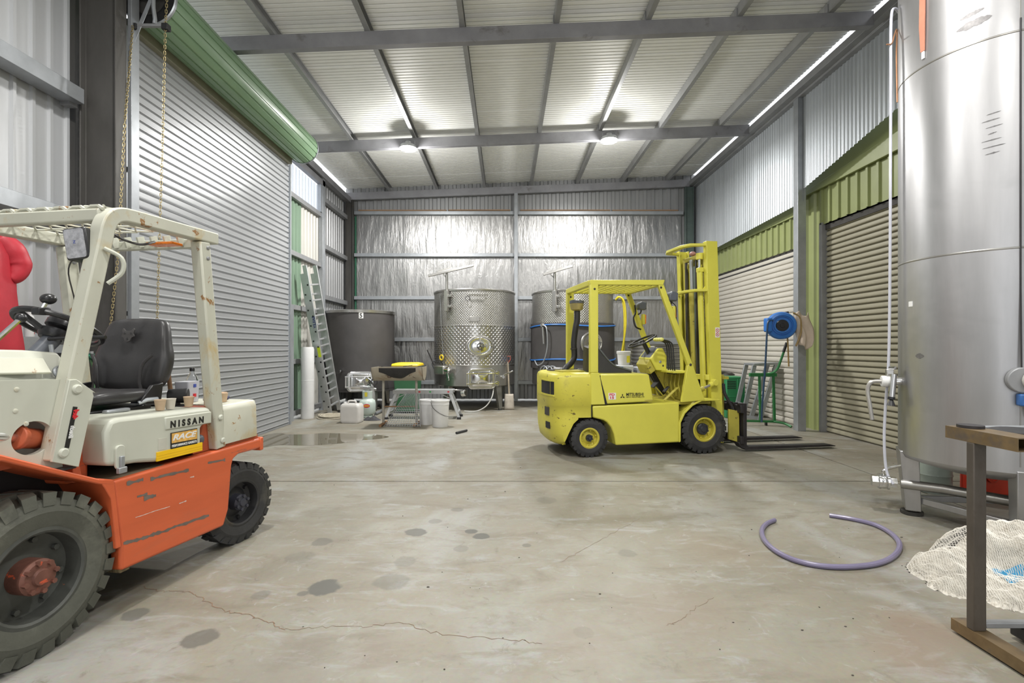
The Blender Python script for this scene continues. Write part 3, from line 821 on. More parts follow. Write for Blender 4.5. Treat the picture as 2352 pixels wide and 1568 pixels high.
# chassis
MB().prism([(.022, .632), (1.156, .656), (1.156, .155), (.320, .143), (.316, .18), (.295, .28), (.258, .369), (.205, .43), (.159, .457), (.03, .490)], .0, WD, 'xz').build('chassis', m_yel, FY, bevel=.018, seg=3)
MB().box(1.1, 1.66, .22, WD - .22, .14, .60).build('front_frame', m_dark, FY)
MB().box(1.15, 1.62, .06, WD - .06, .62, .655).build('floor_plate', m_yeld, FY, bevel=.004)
for y0, y1 in ((-.004, .215), (WD - .215, WD)):
    arc_o = [(1.150, .155), (1.150, .41), (1.213, .53), (1.32, .626), (1.45, .684), (1.72, .684)]
    arc_i = [(1.72, .668), (1.455, .664), (1.335, .606), (1.232, .512), (1.175, .40), (1.172, .165)]
    MB().prism(arc_o + arc_i, y0, y1, 'xz').build('mudguard', m_yel, FY, bevel=.004)
# engine cover
MB().prism([(.119, 1.015), (.735, 1.012), (.752, 1.0), (.814, .672), (.205, .652), (.119, .968)], -.006, WD - .02, 'xz').build('engine_cover', m_yel, FY, bevel=.016, seg=3)
MB().box(.69, .80, -.010, .02, .675, .70).build('cover_handle', m_yeld, FY, bevel=.006)
MB().box(.006, .016, -.0015, .02, .50, 1.02).build('panel_gap', m_black, FY)
MB().prism([(.10, 1.0), (.125, 1.0), (.21, .645), (.17, .645)], -.001, .01, 'xz').build('panel_gap', m_black, FY)
# overhead guard
MB().prism([(0.0, 1.034), (.105, 1.034), (.179, .648), (0.0, .648)], -.010, .06, 'xz').build('guard_foot', m_yel, FY, bevel=.006)
for y0 in (-.008, WD - .06):
    MB().box(-.009, .095, y0, y0 + .068, 1.034, 2.12).build('guard_post', m_yel, FY, bevel=.010)
    MB().prism([(-.010, 2.160), (.960, 2.180), (.938, 2.112), (-.010, 2.100)], y0, y0 + .06, 'xz').build('guard_rail', m_yel, FY, bevel=.008)
    MB().bar((.905, y0 + .03, 2.13), (1.305, y0 + .03, 1.115), .055, .070, (1, 0, .4)).build('guard_pillar', m_yel, FY, bevel=.008)
    MB().prism([(1.262, 1.115), (1.33, 1.135), (1.50, .675), (1.185, .655)], y0, y0 + .05, 'xz').build('cowl_side', m_yel, FY, bevel=.006)
    bolt(FY, (.905, y0 - .002, 2.085), (0, -1, 0), .013, .004, m_black); bolt(FY, (.045, y0 - .002, 2.05), (0, -1, 0), .013, .004, m_black)
    bolt(FY, (1.30, y0 - .002, 1.125), (0, -1, 0), .016, .008, m_dark)
MB().box(-.012, .05, .06, WD - .06, 2.095, 2.165).build('guard_rail', m_yel, FY, bevel=.008)
MB().box(.88, .945, .06, WD - .06, 2.105, 2.175).build('guard_rail', m_yel, FY, bevel=.008)
for i in range(9):
    x = .12 + .085 * i
    MB().box(x, x + .018, .055, WD - .055, 2.095 + .0012 * i, 2.145 + .0012 * i).build('guard_slat', m_yel, FY, bevel=.003)
    if i in (0, 3, 6): MB().box(x - .02, x + .10, .30 + .2 * (i // 3), .315 + .2 * (i // 3), 2.10, 2.145).build('guard_slat', m_yel, FY)
# cockpit
MB().box(1.10, 1.32, .05, WD - .05, 1.015, 1.045).build('cowl_shelf', m_yel, FY, bevel=.005)
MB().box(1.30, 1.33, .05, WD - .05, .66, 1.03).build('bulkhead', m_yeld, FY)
MB().prism([(.945, 1.190), (1.06, 1.330), (1.12, 1.330), (1.176, 1.224), (1.171, 1.029), (1.025, 1.039)], .36, .74, 'xz').build('dash', m_yel, FY, bevel=.010)
MB().prism([(.893, 1.11), (.940, 1.185), (1.03, 1.04), (.959, .987)], .38, .70, 'xz').build('dash_shroud', m_yeld, FY, bevel=.008)
MB().prism([(.955, 1.205), (1.06, 1.340), (1.115, 1.340), (1.15, 1.28), (1.07, 1.275), (1.0, 1.195)], .40, .70, 'xz').build('instrument_hood', m_gplast, FY, bevel=.008)
bolt(FY, (1.08, .358, 1.15), (0, -1, 0), .018, .006, m_galv); bolt(FY, (1.12, .358, 1.10), (0, -1, 0), .012, .004, m_dark)
MB().cyl((1.02, .55, 1.24), (.935, .55, 1.405), .030, n=14).build('steering_column', m_plast, FY)
sn = Vector((-.43, 0, .90)).normalized(); scn = Vector((.916, .55, 1.425))
sw = MB().torus(scn, sn, .195, .013, 40, 10).build('steering_wheel', m_plast, FY)
mb = MB().cyl(scn - sn * .03, scn + sn * .012, .035, .03, n=14)
for a in (90, 210, 330):
    d = rot_to(sn) @ Vector((math.cos(R(a)), math.sin(R(a)), 0)); mb.bar(scn - sn * .01, scn + d * .193, .030, .010, sn)
mb.build('steering_spokes', m_plast, sw)
for i in range(4):
    y = .13 + .055 * i
    lv = MB().tube(spline([(1.165, y, 1.02), (1.150, y, 1.20), (1.135, y, 1.36), (1.09, y, 1.415), (.985, y - .01, 1.44)], 5), .009, 8).build('lever', m_plast, FY)
    MB().sphere((.975, y - .012, 1.442), .026, 12, 8, (1.25, 1, .95)).build('lever_knob', M('yellow_plastic', (.62, .60, .16), .4), lv)
    MB().cyl((1.168, y, 1.0), (1.165, y, 1.045), .026, .014, n=10).build('lever_boot', m_rub, FY)
for x, y, z, w in ((.96, .62, .865, .045), (1.03, .44, .845, .055), (1.10, .25, .80, .03)):
    pd = MB().prism([(x - .035, z - .03), (x + .035, z + .04), (x + .045, z + .03), (x - .02, z - .045)], y - w, y + w, 'xz').build('pedal', m_rub, FY, bevel=.004)
    MB().bar((x, y, z), (x + .14, y, z - .16), .02, .012).build('pedal_arm', m_yeld, pd)
MB().bar((1.02, .13, .67), (1.20, .13, .83), .05, .012).build('accelerator_pedal', m_yeld, FY, bevel=.003)
mb = MB().bar((1.22, .56, .70), (1.03, .56, 1.02), .10, .09).build('column_boot', m_plast, FY, bevel=.02)
for i in range(5):
    MB().tube([(1.29, .2 + .1 * i, .70), (1.25, .2 + .1 * i, .86), (1.27, .2 + .1 * i, 1.0)], .010, 6).build('hydraulic_pipe', m_yeld, FY)
# seat: one-piece bucket
side = [(.15, 1.01), (.15, 1.36), (.185, 1.37), (.235, 1.30), (.33, 1.19), (.43, 1.115), (.53, 1.085), (.645, 1.052), (.655, 1.025), (.62, 1.008)]
def srow(y, dz, dx): return [(x + dx, y, z + (dz if z > 1.02 else 0)) for x, z in side]
MB().loft([srow(.29, -.035, 0), srow(.30, .0, 0), srow(.36, -.012, 0), srow(.52, -.03, -.01), srow(.68, -.012, 0), srow(.74, 0, 0), srow(.75, -.035, 0)]).build('seat', m_vinyl, FY, smooth=50)
MB().tube(spline([(.15, .292, 1.352), (.21, .292, 1.325), (.33, .292, 1.185), (.43, .292, 1.105), (.53, .292, 1.075), (.65, .292, 1.04)], 4), .011, 6).build('seat_piping', m_gplast, FY)
# intake stack with pre-cleaner
ex = MB().tube(spline([(-.15, .62, 1.03), (-.12, .64, 1.07), (-.04, .68, 1.13), (.010, .70, 1.22), (.004, .70, 1.40), (.028, .70, 1.60), (.050, .70, 1.72), (.050, .70, 1.86)], 6), .040, 14).build('intake_stack', m_rub, FY)
MB().lathe([(0, -.065), (.045, -.065), (.080, -.05), (.092, .0), (.092, .045), (0, .045)], (.045, .70, 1.90), n=24).build('pre_cleaner_bowl', M('yellowed_plastic', (.33, .27, .10), .35), ex)
MB().lathe([(0, .085), (.07, .082), (.098, .07), (.098, .035), (.08, .03)], (.045, .70, 1.90), n=24).build('pre_cleaner_lid', m_gplast, ex)
MB().lathe([(.045, -.01), (.048, 0), (.045, .012)], (.004, .70, 1.32), n=16).build('hose_clamp', m_dark, ex)
MB().box(-.30, .02, .30, .56, 1.030, 1.048).build('filler_flap', m_yeld, FY, bevel=.006)
MB().box(-.36, -.16, .60, .75, 1.030, 1.042).build('vent_plate', m_iron, FY, bevel=.004)
# mast
def tiltx(z): return -.034 * (z - .1)      # leans back a touch
def mast_ch(x0, x1, y0, y1, z0, z1, name, mat, open_dir):
    t_ = .016
    if open_dir > 0: pf = [(x0, y0), (x1, y0), (x1, y1), (x1 - t_, y1), (x1 - t_, y0 + t_), (x0 + t_, y0 + t_), (x0 + t_, y1), (x0, y1)]
    else: pf = [(x0, y1), (x0, y0), (x0 + t_, y0), (x0 + t_, y1 - t_), (x1 - t_, y1 - t_), (x1 - t_, y0), (x1, y0), (x1, y1)]
    MB().loft([[(a + tiltx(z), b_, z) for a, b_ in pf] for z in (z0, z1)]).build(name, mat, FY, bevel=.003)
mast_ch(1.700, 1.855, .145, .225, .10, 2.72, 'mast_outer_channel', m_yel, 1)
mast_ch(1.700, 1.855, .835, .915, .10, 2.72, 'mast_outer_channel', m_yel, -1)
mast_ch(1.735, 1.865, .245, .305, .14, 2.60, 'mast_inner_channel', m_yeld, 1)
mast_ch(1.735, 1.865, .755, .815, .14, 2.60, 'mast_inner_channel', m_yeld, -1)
def uplate(z, bow, th, name):
    x0 = 1.70 + tiltx(z)
    o_ = [(x0 + .05, .145), (x0 - bow * .75, .20), (x0 - bow, .34), (x0 - bow, .72), (x0 - bow * .75, .86), (x0 + .05, .915)]
    i_ = [(x0 + .05, .86), (x0 - bow * .75 + .075, .80), (x0 - bow + .075, .70), (x0 - bow + .075, .36), (x0 - bow * .75 + .075, .26), (x0 + .05, .20)]
    MB().prism(o_ + i_, z - th / 2, z + th / 2, 'xy').build(name, m_yel, FY, bevel=.005)
uplate(2.675, .26, .034, 'mast_tie_plate'); uplate(2.085, .20, .034, 'mast_tie_plate'); uplate(.95, .05, .07, 'mast_tie_plate')
for y in (.20, .86):
    MB().prism([(1.62, 2.08), (1.58, 2.08), (1.66, 2.19), (1.665, 2.08)], y - .008, y + .008, 'xz').build('mast_gusset', m_yel, FY)
MB().bar((1.70, .245, 2.565), (1.70, .815, 2.565), .10, .06).build('inner_cross_head', m_yeld, FY, bevel=.006)
for y in (.40, .66):
    MB().cyl((1.70, y - .02, 2.46), (1.70, y + .02, 2.46), .075, n=24).build('chain_sheave', m_yeld, FY, bevel=.004)
    MB().bar((1.62, y, 2.52), (1.645, y, .6), .028, .03, (0, 1, 0)).build('lift_chain', m_dark, FY)
    mbx = MB()
    for k in range(48):
        z = .55 + .04 * k; mbx.cyl((1.772 + tiltx(z), y - .022, z), (1.772 + tiltx(z), y + .022, z), .012, n=6)
    mbx.build('lift_chain', M('rusty_chain', (.16, .09, .05), .55, .5), FY)
MB().cyl((1.70, .53, .3), (1.635, .53, 2.12), .045, n=18).build('lift_cylinder', m_yeld, FY)
MB().cyl((1.635, .53, 2.12), (1.62, .53, 2.54), .026, n=16).build('lift_rod', m_galv, FY)
for y in (.33, .47, .60, .73):
    MB().tube([(1.715, y, .4), (1.665, y, 1.5), (1.645, y, 2.44)], .016 if y != .47 else .024, 8).build('mast_pipe', m_yel if y != .47 else M('grey_green_pipe', (.20, .25, .23), .3, .4), FY)
MB().cyl((1.59, .27, 2.50), (1.59, .27, 2.58), .045, n=14).build('cylinder_cap', m_yel, FY)
MB().cyl((1.59, .27, 2.38), (1.59, .27, 2.50), .020, n=12).build('lift_rod', m_chrome, FY)
MB().tube([(1.655, .27, .6), (1.59, .27, 2.38)], .038, 14).build('lift_cylinder', m_yel, FY)
MB().box(1.555, 1.66, .23, .30, 2.33, 2.39).build('cylinder_clamp', m_yel, FY, bevel=.008)
MB().sphere((1.66, .56, 2.63), .045, 14, 8, (1, 1, .7)).build('mast_buffer', M('faded_red_rubber', (.40, .20, .19), .5), FY)
# warning sticker on the mast
MB().box(1.735, 1.795, .1425, .1445, 1.47, 1.60).build('warning_sticker', m_white, FY)
for z in (1.508, 1.562):
    MB().torus((1.765, .142, z), (0, 1, 0), .022, .003, 24, 5).build('warning_ring', m_red, FY)
    MB().bar((1.750, .142, z + .016), (1.780, .142, z - .016), .003, .005, (0, 1, 0)).build('warning_bar', m_red, FY)
    MB().bar((1.753, .1425, z - .010), (1.772, .1425, z + .010), .002, .006, (0, 1, 0)).build('warning_figure', m_ink, FY)
# tilt cylinder
MB().cyl((1.38, .11, .745), (1.55, .11, .815), .032, n=14).build('tilt_cylinder', m_yeld, FY)
MB().cyl((1.55, .11, .815), (1.66, .11, .865), .018, n=12).build('tilt_rod', m_chrome, FY)
MB().cyl((1.635, .11, .853), (1.70, .11, .885), .036, n=14).build('tilt_clevis', m_yel, FY, bevel=.004)
MB().cyl((1.705, .07, .89), (1.705, .15, .89), .042, n=16).build('tilt_pivot', m_yel, FY, bevel=.006)
# carriage and forks
for y0 in (.075, .925):
    MB().prism([(1.885, .545), (2.03, .52), (2.035, .11), (1.885, .155)], y0, y0 + .03, 'xz').build('carriage_side', m_yeld, FY, bevel=.004)
MB().box(1.87, 1.925, .24, .80, .16, .98).build('carriage_frame', m_yeld, FY, bevel=.004)
MB().box(2.0, 2.05, .0, WD, .50, .60).build('carriage_bar', m_iron, FY, bevel=.006)
MB().box(2.0, 2.05, .0, WD, .10, .20).build('carriage_bar', m_iron, FY, bevel=.006)
mbx = MB()
for k in range(9): mbx.box(1.985, 2.055, .02 + .115 * k, .05 + .115 * k, .598, .622)
mbx.build('notch_strip', m_iron, FY)
for y0 in (.02, .60):
    pf = [(2.055, .62), (2.10, .62), (2.102, .085), (2.13, .068), (3.32, .055), (3.40, .038), (3.40, .028), (2.09, .022), (2.068, .04), (2.055, .08)]
    MB().prism(pf, y0, y0 + .11, 'xz').build('fork', m_iron, FY, bevel=.004)
MB().prism([(2.02, .13), (2.055, .10), (2.07, .035), (2.02, .06), (1.98, .12)], .02, .13, 'xz').build('fork_hook', m_iron, FY, bevel=.004)
MB().tube(spline([(1.86, .16, .86), (1.865, .14, .75), (1.90, .12, .66), (1.955, .10, .55), (1.975, .10, .42), (1.96, .10, .30)], 6), .019, 8).build('carriage_hose', m_rub, FY)
mbx = MB()
for p in spline([(1.86, .16, .86), (1.865, .14, .75), (1.90, .12, .66), (1.955, .10, .55), (1.975, .10, .42), (1.96, .10, .30)], 6)[::1]:
    mbx.sphere(p, .024, 8, 5, (1, 1, .55))
mbx.build('carriage_hose_rings', m_rub, FY)
MB().box(1.84, 1.90, .10, .22, .93, .965).build('carriage_frame', m_yeld, FY)
# lights on the pillars
def head_lamp(x, y, z, s=1):
    h = MB().prism([(x - .055, z - .05), (x + .045, z - .06), (x + .06, z + .05), (x - .02, z + .065), (x - .055, z + .03)], y - .065, y + .065, 'xz').build('head_lamp', m_gplast, FY, bevel=.014)
    MB().box(x + .053, x + .058, y - .055, y + .055, z - .045, z + .045).build('lamp_glass', m_glassl, h)
    MB().tube([(x, y, z - .06), (x - .01, y, z - .10), (x - .05, y, z - .12)], .010, 6).build('lamp_bracket', m_dark, h)
head_lamp(1.065, .03, 1.975); head_lamp(1.10, .98, 1.935)
for x, y, z in ((1.125, .97, 1.75), (1.10, .05, 1.79)):
    a = MB().box(x - .02, x + .02, y - .03, y + .03, z - .08, z + .07).build('indicator_body', m_yel, FY, bevel=.008)
    MB().box(x + .02, x + .036, y - .026, y + .026, z - .07, z + .06).build('indicator_lens', m_amber, a, bevel=.005)
MB().tube(spline([(1.0, .97, 1.95), (1.0, .95, 1.84), (.96, .93, 1.76), (.985, .92, 1.64), (1.08, .95, 1.60)], 5), .012, 8).build('grab_handle', m_rub, FY)
MB().tube(spline([(1.05, .03, 1.92), (1.12, .02, 1.85), (1.13, .03, 1.70), (1.16, .03, 1.5)], 5), .006, 6).build('lamp_cable', m_rub, FY)
# wheels
make_wheel(FY, 1.494, .306, -.012, .19, .306, .152, m_tyre, M('yellow_rim', (.52, .45, .05), .45, .1, .1, 6, dirt=(.25, .2, .05), da=.6), m_hub, 24, dish=.055, hub_r=.075)
make_wheel(FY, 1.494, .306, WD + .012, WD - .19, .306, .152, m_tyre, m_yeld, m_hub, 24)
make_wheel(FY, -.003, .236, .03, .16, .236, .125, m_tyre, MATS['yellow_rim'], m_hub, 22, dish=.03, hub_r=.042, lug_h=.014)
make_wheel(FY, -.003, .236, WD - .03, WD - .16, .236, .125, m_tyre, m_yeld, m_hub, 22, lug_h=.014)
# lettering on the engine cover
MB().box(.222, .318, -.0085, -.006, .706, .788).build('number_plate_sticker', m_white, FY)
fr = lambda x, z, y=-.0095: frame((x, y, z), (1, 0, 0), (0, 0, 1))
text_mesh('lettering', 'FD', .040, m_red, FY, fr(.232, .753), xscale=1.42, bold=.0012)
text_mesh('lettering', '15', .040, m_red, FY, fr(.232, .716), xscale=1.55, bold=.0012)
for a in (90, 210, 330):
    c0 = Vector((.402, -.0085, .742)); d = Vector((math.cos(R(a)), 0, math.sin(R(a)))); n_ = Vector((-d.z, 0, d.x))
    vs = [c0 + d * .001, c0 + d * .017 + n_ * .0085, c0 + d * .034, c0 + d * .017 - n_ * .0085]
    MB().add([v_ + Vector((0, -.001, 0)) for v_ in vs] + vs, [(0, 1, 2, 3), (7, 6, 5, 4), (0, 4, 5, 1), (1, 5, 6, 2), (2, 6, 7, 3), (3, 7, 4, 0)]).build('emblem', m_ink, FY, smooth=0)
text_mesh('lettering', 'MITSUBISHI', .052, m_ink, FY, fr(.448, .748, -.0082), xscale=.87, bold=.0008)
text_mesh('lettering', 'HEAVY INDUSTRIES, LTD.', .022, m_ink, FY, fr(.448, .726, -.0082), xscale=.98)

# ------------------------------------------------------------------ orange and cream forklift
FA = math.atan2(-math.cos(R(9)), -math.sin(R(9)))
FR = thing('forklift', 'orange and cream forklift with black seat and rusty overhead guard, nearest the camera', 'forklift', (-2.0, 2.15, 0), FA)
WR = -1.12      # far side in local y
MB().prism([(-.295, .685), (-.340, .35), (-.340, .215), (-1.06, .185), (-1.105, .28), (-1.135, .56), (-1.15, .60), (-1.20, .622), (-1.44, .615), (-1.44, .690), (-1.30, .690)], -.07, 0, 'xz').build('side_panel', m_org, FR, bevel=.016, seg=3)
MB().prism([(-.295, .685), (-.340, .215), (-1.06, .185), (-1.135, .56), (-1.20, .622), (-1.44, .615), (-1.44, .690)], WR, WR + .07, 'xz').build('side_panel', m_org, FR, bevel=.012)
MB().box(-1.40, -.30, WR + .07, -.07, .640, .676).build('deck', m_orgd, FR)
MB().box(-.62, -.315, -.30, -.02, .676, .688).build('step_mat', M('worn_step', (.20, .16, .11), .7, .1, .25, 8), FR)
MB().box(-1.05, -.36, WR + .09, -.09, .20, .64).build('chassis_block', m_black, FR)
MB().box(-.36, .35, -.85, -.26, .22, .85).build('front_axle_frame', m_black, FR)
MB().box(-.42, -.345, -.30, -.08, .22, .66).build('wheel_well', m_black, FR)
MB().box(-.40, -.345, -.28, -.01, .20, .235).build('mud_ledge', M('dried_mud', (.16, .12, .06), .95, 0, .4, 30, bmp=1.0, bs=40), FR, bevel=.006)
MB().box(-1.455, -1.42, WR, .004, .60, .695).build('rear_bumper', m_org, FR, bevel=.008)
# mudguard over the front wheel
top = [(.55, .985), (.18, .918), (-.05, .80), (-.22, .715), (-.30, .688)]
MB().prism(top + [(x - .004, z - .028) for x, z in reversed(top)], -.30, .004, 'xz').build('mudguard', m_org, FR, bevel=.006)
MB().prism([(-.215, .718), (-.30, .69), (-.305, .655), (-.34, .34), (-.31, .34), (-.285, .60), (-.25, .665)], -.28, .003, 'xz').build('mudguard_edge', m_org, FR, bevel=.004)
# cream cowl with the opening for the tilt cylinder
poly = [(-.115, 1.20), (.45, 1.225), (.50, .955), (.18, .905), (.06, .842), (-.10, .79), (-.06, .95)]
plate_hole(poly, (.028, .955), .082, -.075, -.045, 48, .072).build('cowl_side', m_crm, FR, smooth=30)
MB().box(-.08, .30, -1.0, -.30, .80, 1.19).build('cowl_core', m_black, FR)
MB().box(-.105, -.075, -1.05, -.08, .78, 1.20).build('cowl_back', m_crm, FR, bevel=.006)
MB().box(.06, .11, -.30, -.11, .83, .86).build('cylinder_bracket', m_orgd, FR)
MB().cyl((-.05, -.13, .935), (.075, -.08, .965), .045, n=20).build('tilt_cylinder', m_orgd, FR, bevel=.006)
MB().cyl((.055, -.088, .960), (.082, -.078, .967), .053, n=20).build('tilt_cylinder_gland', m_orgd, FR, bevel=.004)
MB().cyl((.08, -.08, .966), (.40, .03, 1.03), .022, n=16).build('tilt_rod', m_chrome, FR)
MB().loft([[(.30, y0_, 1.20), (-.118, y0_, 1.195), (-.235, y1_, 1.20), (-.245, y1_, 1.222), (-.165, y1_ - .0, 1.322), (-.02, y1_, 1.335), (.30, y1_, 1.345)] for y0_, y1_ in ((-.06, -.16), (-.98, -.90))]).build('dash_cowl', m_crm, FR, bevel=.010)
MB().bar((.14, -.112, 1.270), (-.08, -.112, 1.262), .012, .085, (0, -.61, .79)).build('cowl_panel', m_crmr, FR, bevel=.004)
MB().lathe([(.034, 0), (.034, .007), (.028, .012), (.026, .006), (0, .006)], (-.140, -.115, 1.228), (0, .75, .3), 22).build('cap', m_galv, FR)
for x, z in ((.09, 1.17), (.095, 1.08), (-.09, 1.09), (.055, 1.02)):
    bolt(FR, (x, -.045, z), (0, 1, 0), .010, .004, m_crmr)
MB().box(-.13, -.02, -.10, -.01, .788, .802).build('pillar_foot', m_iron, FR, bevel=.004)
# overhead guard: curved front pillars, rails, rear posts
def pillar(y):
    path = spline([(-.045, y, .84), (-.13, y, 1.24), (-.215, y, 1.63), (-.268, y, 1.87), (-.285, y, 1.945), (-.312, y, 1.995), (-.36, y, 2.022), (-.45, y, 2.030), (-.75, y, 2.035), (-1.02, y, 2.040)], 6)
    mb = MB(); rings = []
    for i, p in enumerate(path):
        d = (path[min(i + 1, len(path) - 1)] - path[max(i - 1, 0)]).normalized(); n_ = Vector((-d.z, 0, d.x)) * .036
        rings.append([tuple(p + n_ + Vector((0, -.036, 0))), tuple(p + n_ + Vector((0, .036, 0))), tuple(p - n_ + Vector((0, .036, 0))), tuple(p - n_ + Vector((0, -.036, 0)))])
    mb.loft(rings); return mb.build('guard_pillar', m_crmr, FR, bevel=.008)
pillar(-.040); pillar(-1.02)
for y, s_ in ((.002, 1), (-1.062, -1)):
    MB().prism([(-.205, 1.130), (-.190, 1.135), (-.195, 1.115), (-.125, .795), (-.01, .845), (-.085, 1.20), (-.115, 1.20)], y - .010, y + .004, 'xz').build('pillar_gusset', m_crm, FR, bevel=.003)
    for x, z in ((-.115, 1.155), (-.055, .875)):
        bolt(FR, (x, y + .004, z), (0, s_, 0), .022, .012, m_crm)
for y in (-.040, -1.02):
    MB().bar((-.905, y, 2.00), (-1.045, y, .695), .072, .085, (1, 0, .1)).build('guard_post', m_crmr, FR, bevel=.010)
    for z in (1.965, 1.90): bolt(FR, (-.925, y + .036, z), (0, 1, 0), .012, .010, m_galv_d)
    for x, z in ((-1.03, .895), (-1.048, .745)): bolt(FR, (x, y + .037, z), (0, 1, 0), .018, .012, m_crm)
MB().bar((-.30, -.06, 2.005), (-.30, -1.0, 2.005), .05, .065, (0, 0, 1)).build('guard_rail', m_crmr, FR, bevel=.010)
MB().bar((-.955, -.06, 2.0), (-.955, -1.0, 2.0), .045, .055, (0, 0, 1)).build('guard_rail', m_crm, FR, bevel=.004)
mbx = MB()
for k in range(10): mbx.bar((-.925, -.09 - .095 * k, 1.985), (-.905, -.09 - .095 * k, 2.045), .012, .05)
mbx.build('guard_comb', m_crm, FR)
# expanded-metal mesh: zig-zag strands
for k in range(9):
    ph = k % 2; pts = []
    for j in range(17):
        y = -.075 - .0565 * j; x = -.345 - .064 * k - (.030 if (j + ph) % 2 else -.030)
        pts.append((x, y, 2.060 + (.010 if (j % 2) else 0)))
    MB().tube(pts, .0065, 5).build('guard_mesh_strand', m_crmr, FR)
mbx = MB()
for k in range(9):
    y = -.10 - .105 * k; mbx.tube([(-.29, y - .05, 2.035), (-.295, y - .02, 2.052), (-.295, y + .02, 2.052), (-.29, y + .05, 2.035)], .010, 6)
mbx.build('guard_mesh_edge', m_crmr, FR)
# engine cover and counterweight
hood = [(-.268, .765), (-.258, .93), (-.285, .985), (-.33, .992), (-.935, .972), (-.950, .955), (-.955, .868), (-.885, .868), (-.872, .85), (-.872, .715), (-.56, .718), (-.44, .74), (-.33, .750)]
MB().prism(hood, -1.05, -.002, 'xz').build('engine_cover', m_crm, FR, bevel=.022, seg=3)
MB().prism([(-.60, .955), (-.945, .945), (-.945, .872), (-.605, .885)], -.01, .006, 'xz').build('name_plate', m_crm, FR, bevel=.006)
MB().box(-.30, -.185, -.95, -.14, .685, .985).build('battery_case', m_org, FR, bevel=.02, seg=3)
MB().prism([(-.185, .70), (-.185, .86), (-.20, .88), (-.23, .72), (-.26, .69)], -.15, -.10, 'xz').build('battery_bracket', m_orgd, FR, bevel=.004)
MB().box(-1.03, -.87, -.20, -.06, .69, .97).build('rear_recess', m_orgd, FR)
MB().sphere((-.905, -.045, .775), .030, 12, 8, (1, .8, 1)).build('recess_knob', m_gplast, FR)
def cwring(z, i): return [(-1.06, -.0 - i, z), (-1.385 + i, -.0 - i, z), (-1.42 + i, -.03, z), (-1.432 + i, -.12, z), (-1.432 + i, WR + .12, z), (-1.42 + i, WR + .03, z), (-1.385 + i, WR + i, z), (-1.06, WR + i, z)]
MB().loft([cwring(.715, 0), cwring(.93, .004), cwring(.962, .018), cwring(.972, .04)]).build('counterweight', m_crmr, FR, smooth=50)
MB().box(-1.42, -1.06, WR + .02, -.02, .675, .72).build('counterweight_seat', m_orgd, FR)
MB().box(-1.10, -.94, WR + .08, -.10, .95, .968).build('engine_top', m_iron, FR)
# scraped paint along the side panel
m_scr = M('scraped_paint', (.17, .14, .12), .6, .2, .25, 14); m_scw = M('white_scratch', (.66, .52, .47), .5)
def streak(pts, w, mat, seed):
    P2 = [Vector((x, 0, z)) for x, z in pts]; rnd = random.Random(seed); top_, bot_ = [], []
    for a, b_ in zip(P2[:-1], P2[1:]):
        for i in range(8):
            p = a.lerp(b_, i / 8); h_ = w * 1.7 * (.35 + .65 * abs(mnoise.noise((p.x * 22, seed, 0)))) * (1 + .4 * rnd.uniform(-1, 1))
            c_ = .25 * w * mnoise.noise((p.x * 14, seed + 5, 0)); top_.append((p.x, p.z + c_ + h_ / 2)); bot_.append((p.x, p.z + c_ - h_ / 2))
    top_.append(pts[-1])
    n = len(bot_); vs = [(x, .0012, z) for x, z in top_[:n]] + [(x, .0012, z) for x, z in bot_]
    fs = [(i, i + 1, n + i + 1, n + i) for i in range(n - 1)]
    MB().add(vs, fs).build('paint_scrape', mat, FR, smooth=0)
streak([(-.352, .352), (-.44, .338), (-.54, .328), (-.65, .322), (-.785, .312), (-.95, .297)], .022, m_scr, 1)
streak([(-.51, .637), (-.63, .630), (-.79, .620)], .018, m_scr, 2); streak([(-.92, .628), (-1.09, .612)], .018, m_scr, 3)
streak([(-.43, .565), (-.50, .562)], .022, m_scr, 4); streak([(-.47, .545), (-.555, .540)], .024, m_scr, 5); streak([(-.37, .65), (-.48, .645)], .018, m_scr, 6)
streak([(-.42, .46), (-.54, .455), (-.65, .448)], .006, m_scw, 7); streak([(-.70, .445), (-.76, .443)], .008, m_scw, 8); streak([(-.78, .575), (-.815, .572)], .010, m_scw, 9)
# latch
lt = MB().prism(rrect(-.355, -.305, .735, .855, .02), -.004, .010, 'xz').build('latch_plate', m_crm, FR, bevel=.003)
MB().box(-.342, -.320, .008, .022, .74, .80).build('latch_lever', m_galv, lt, bevel=.003)
MB().box(-.352, -.308, .004, .026, .715, .745).build('latch_hook', m_galv_d, lt, bevel=.004)
# seat
def sback(zz, w, th, x):    # slice of the backrest at height zz
    n = 20; out = []
    for i in range(n):
        a = 2 * PI * i / n; c_, s_ = math.cos(a), math.sin(a)
        yy = -.52 + w * 1.04 * (abs(c_) ** .55) * (1 if c_ >= 0 else -1)
        xx = x - .075 + th * (abs(s_) ** .7) * (1 if s_ >= 0 else -1) * (1.0 if s_ < 0 else .62 + .38 * abs(c_) ** 2.0)
        out.append((xx, yy, zz))
    return out
MB().loft([sback(1.075, .215, .055, -.80), sback(1.13, .245, .075, -.81), sback(1.22, .262, .085, -.825), sback(1.30, .262, .08, -.84), sback(1.36, .235, .068, -.85), sback(1.44, .222, .062, -.865), sback(1.50, .200, .055, -.878), sback(1.525, .17, .04, -.882), sback(1.532, .10, .02, -.884)]).build('backrest', m_vinyl, FR, smooth=60, sub=1)
for s_ in (-1, 1):
    MB().tube(spline([(-.83, -.52 + s_ * .215, 1.30), (-.81, -.52 + s_ * .165, 1.24), (-.803, -.52 + s_ * .15, 1.15), (-.81, -.52 + s_ * .155, 1.09)], 5), .010, 8).build('backrest_seam', m_vinyl, FR)
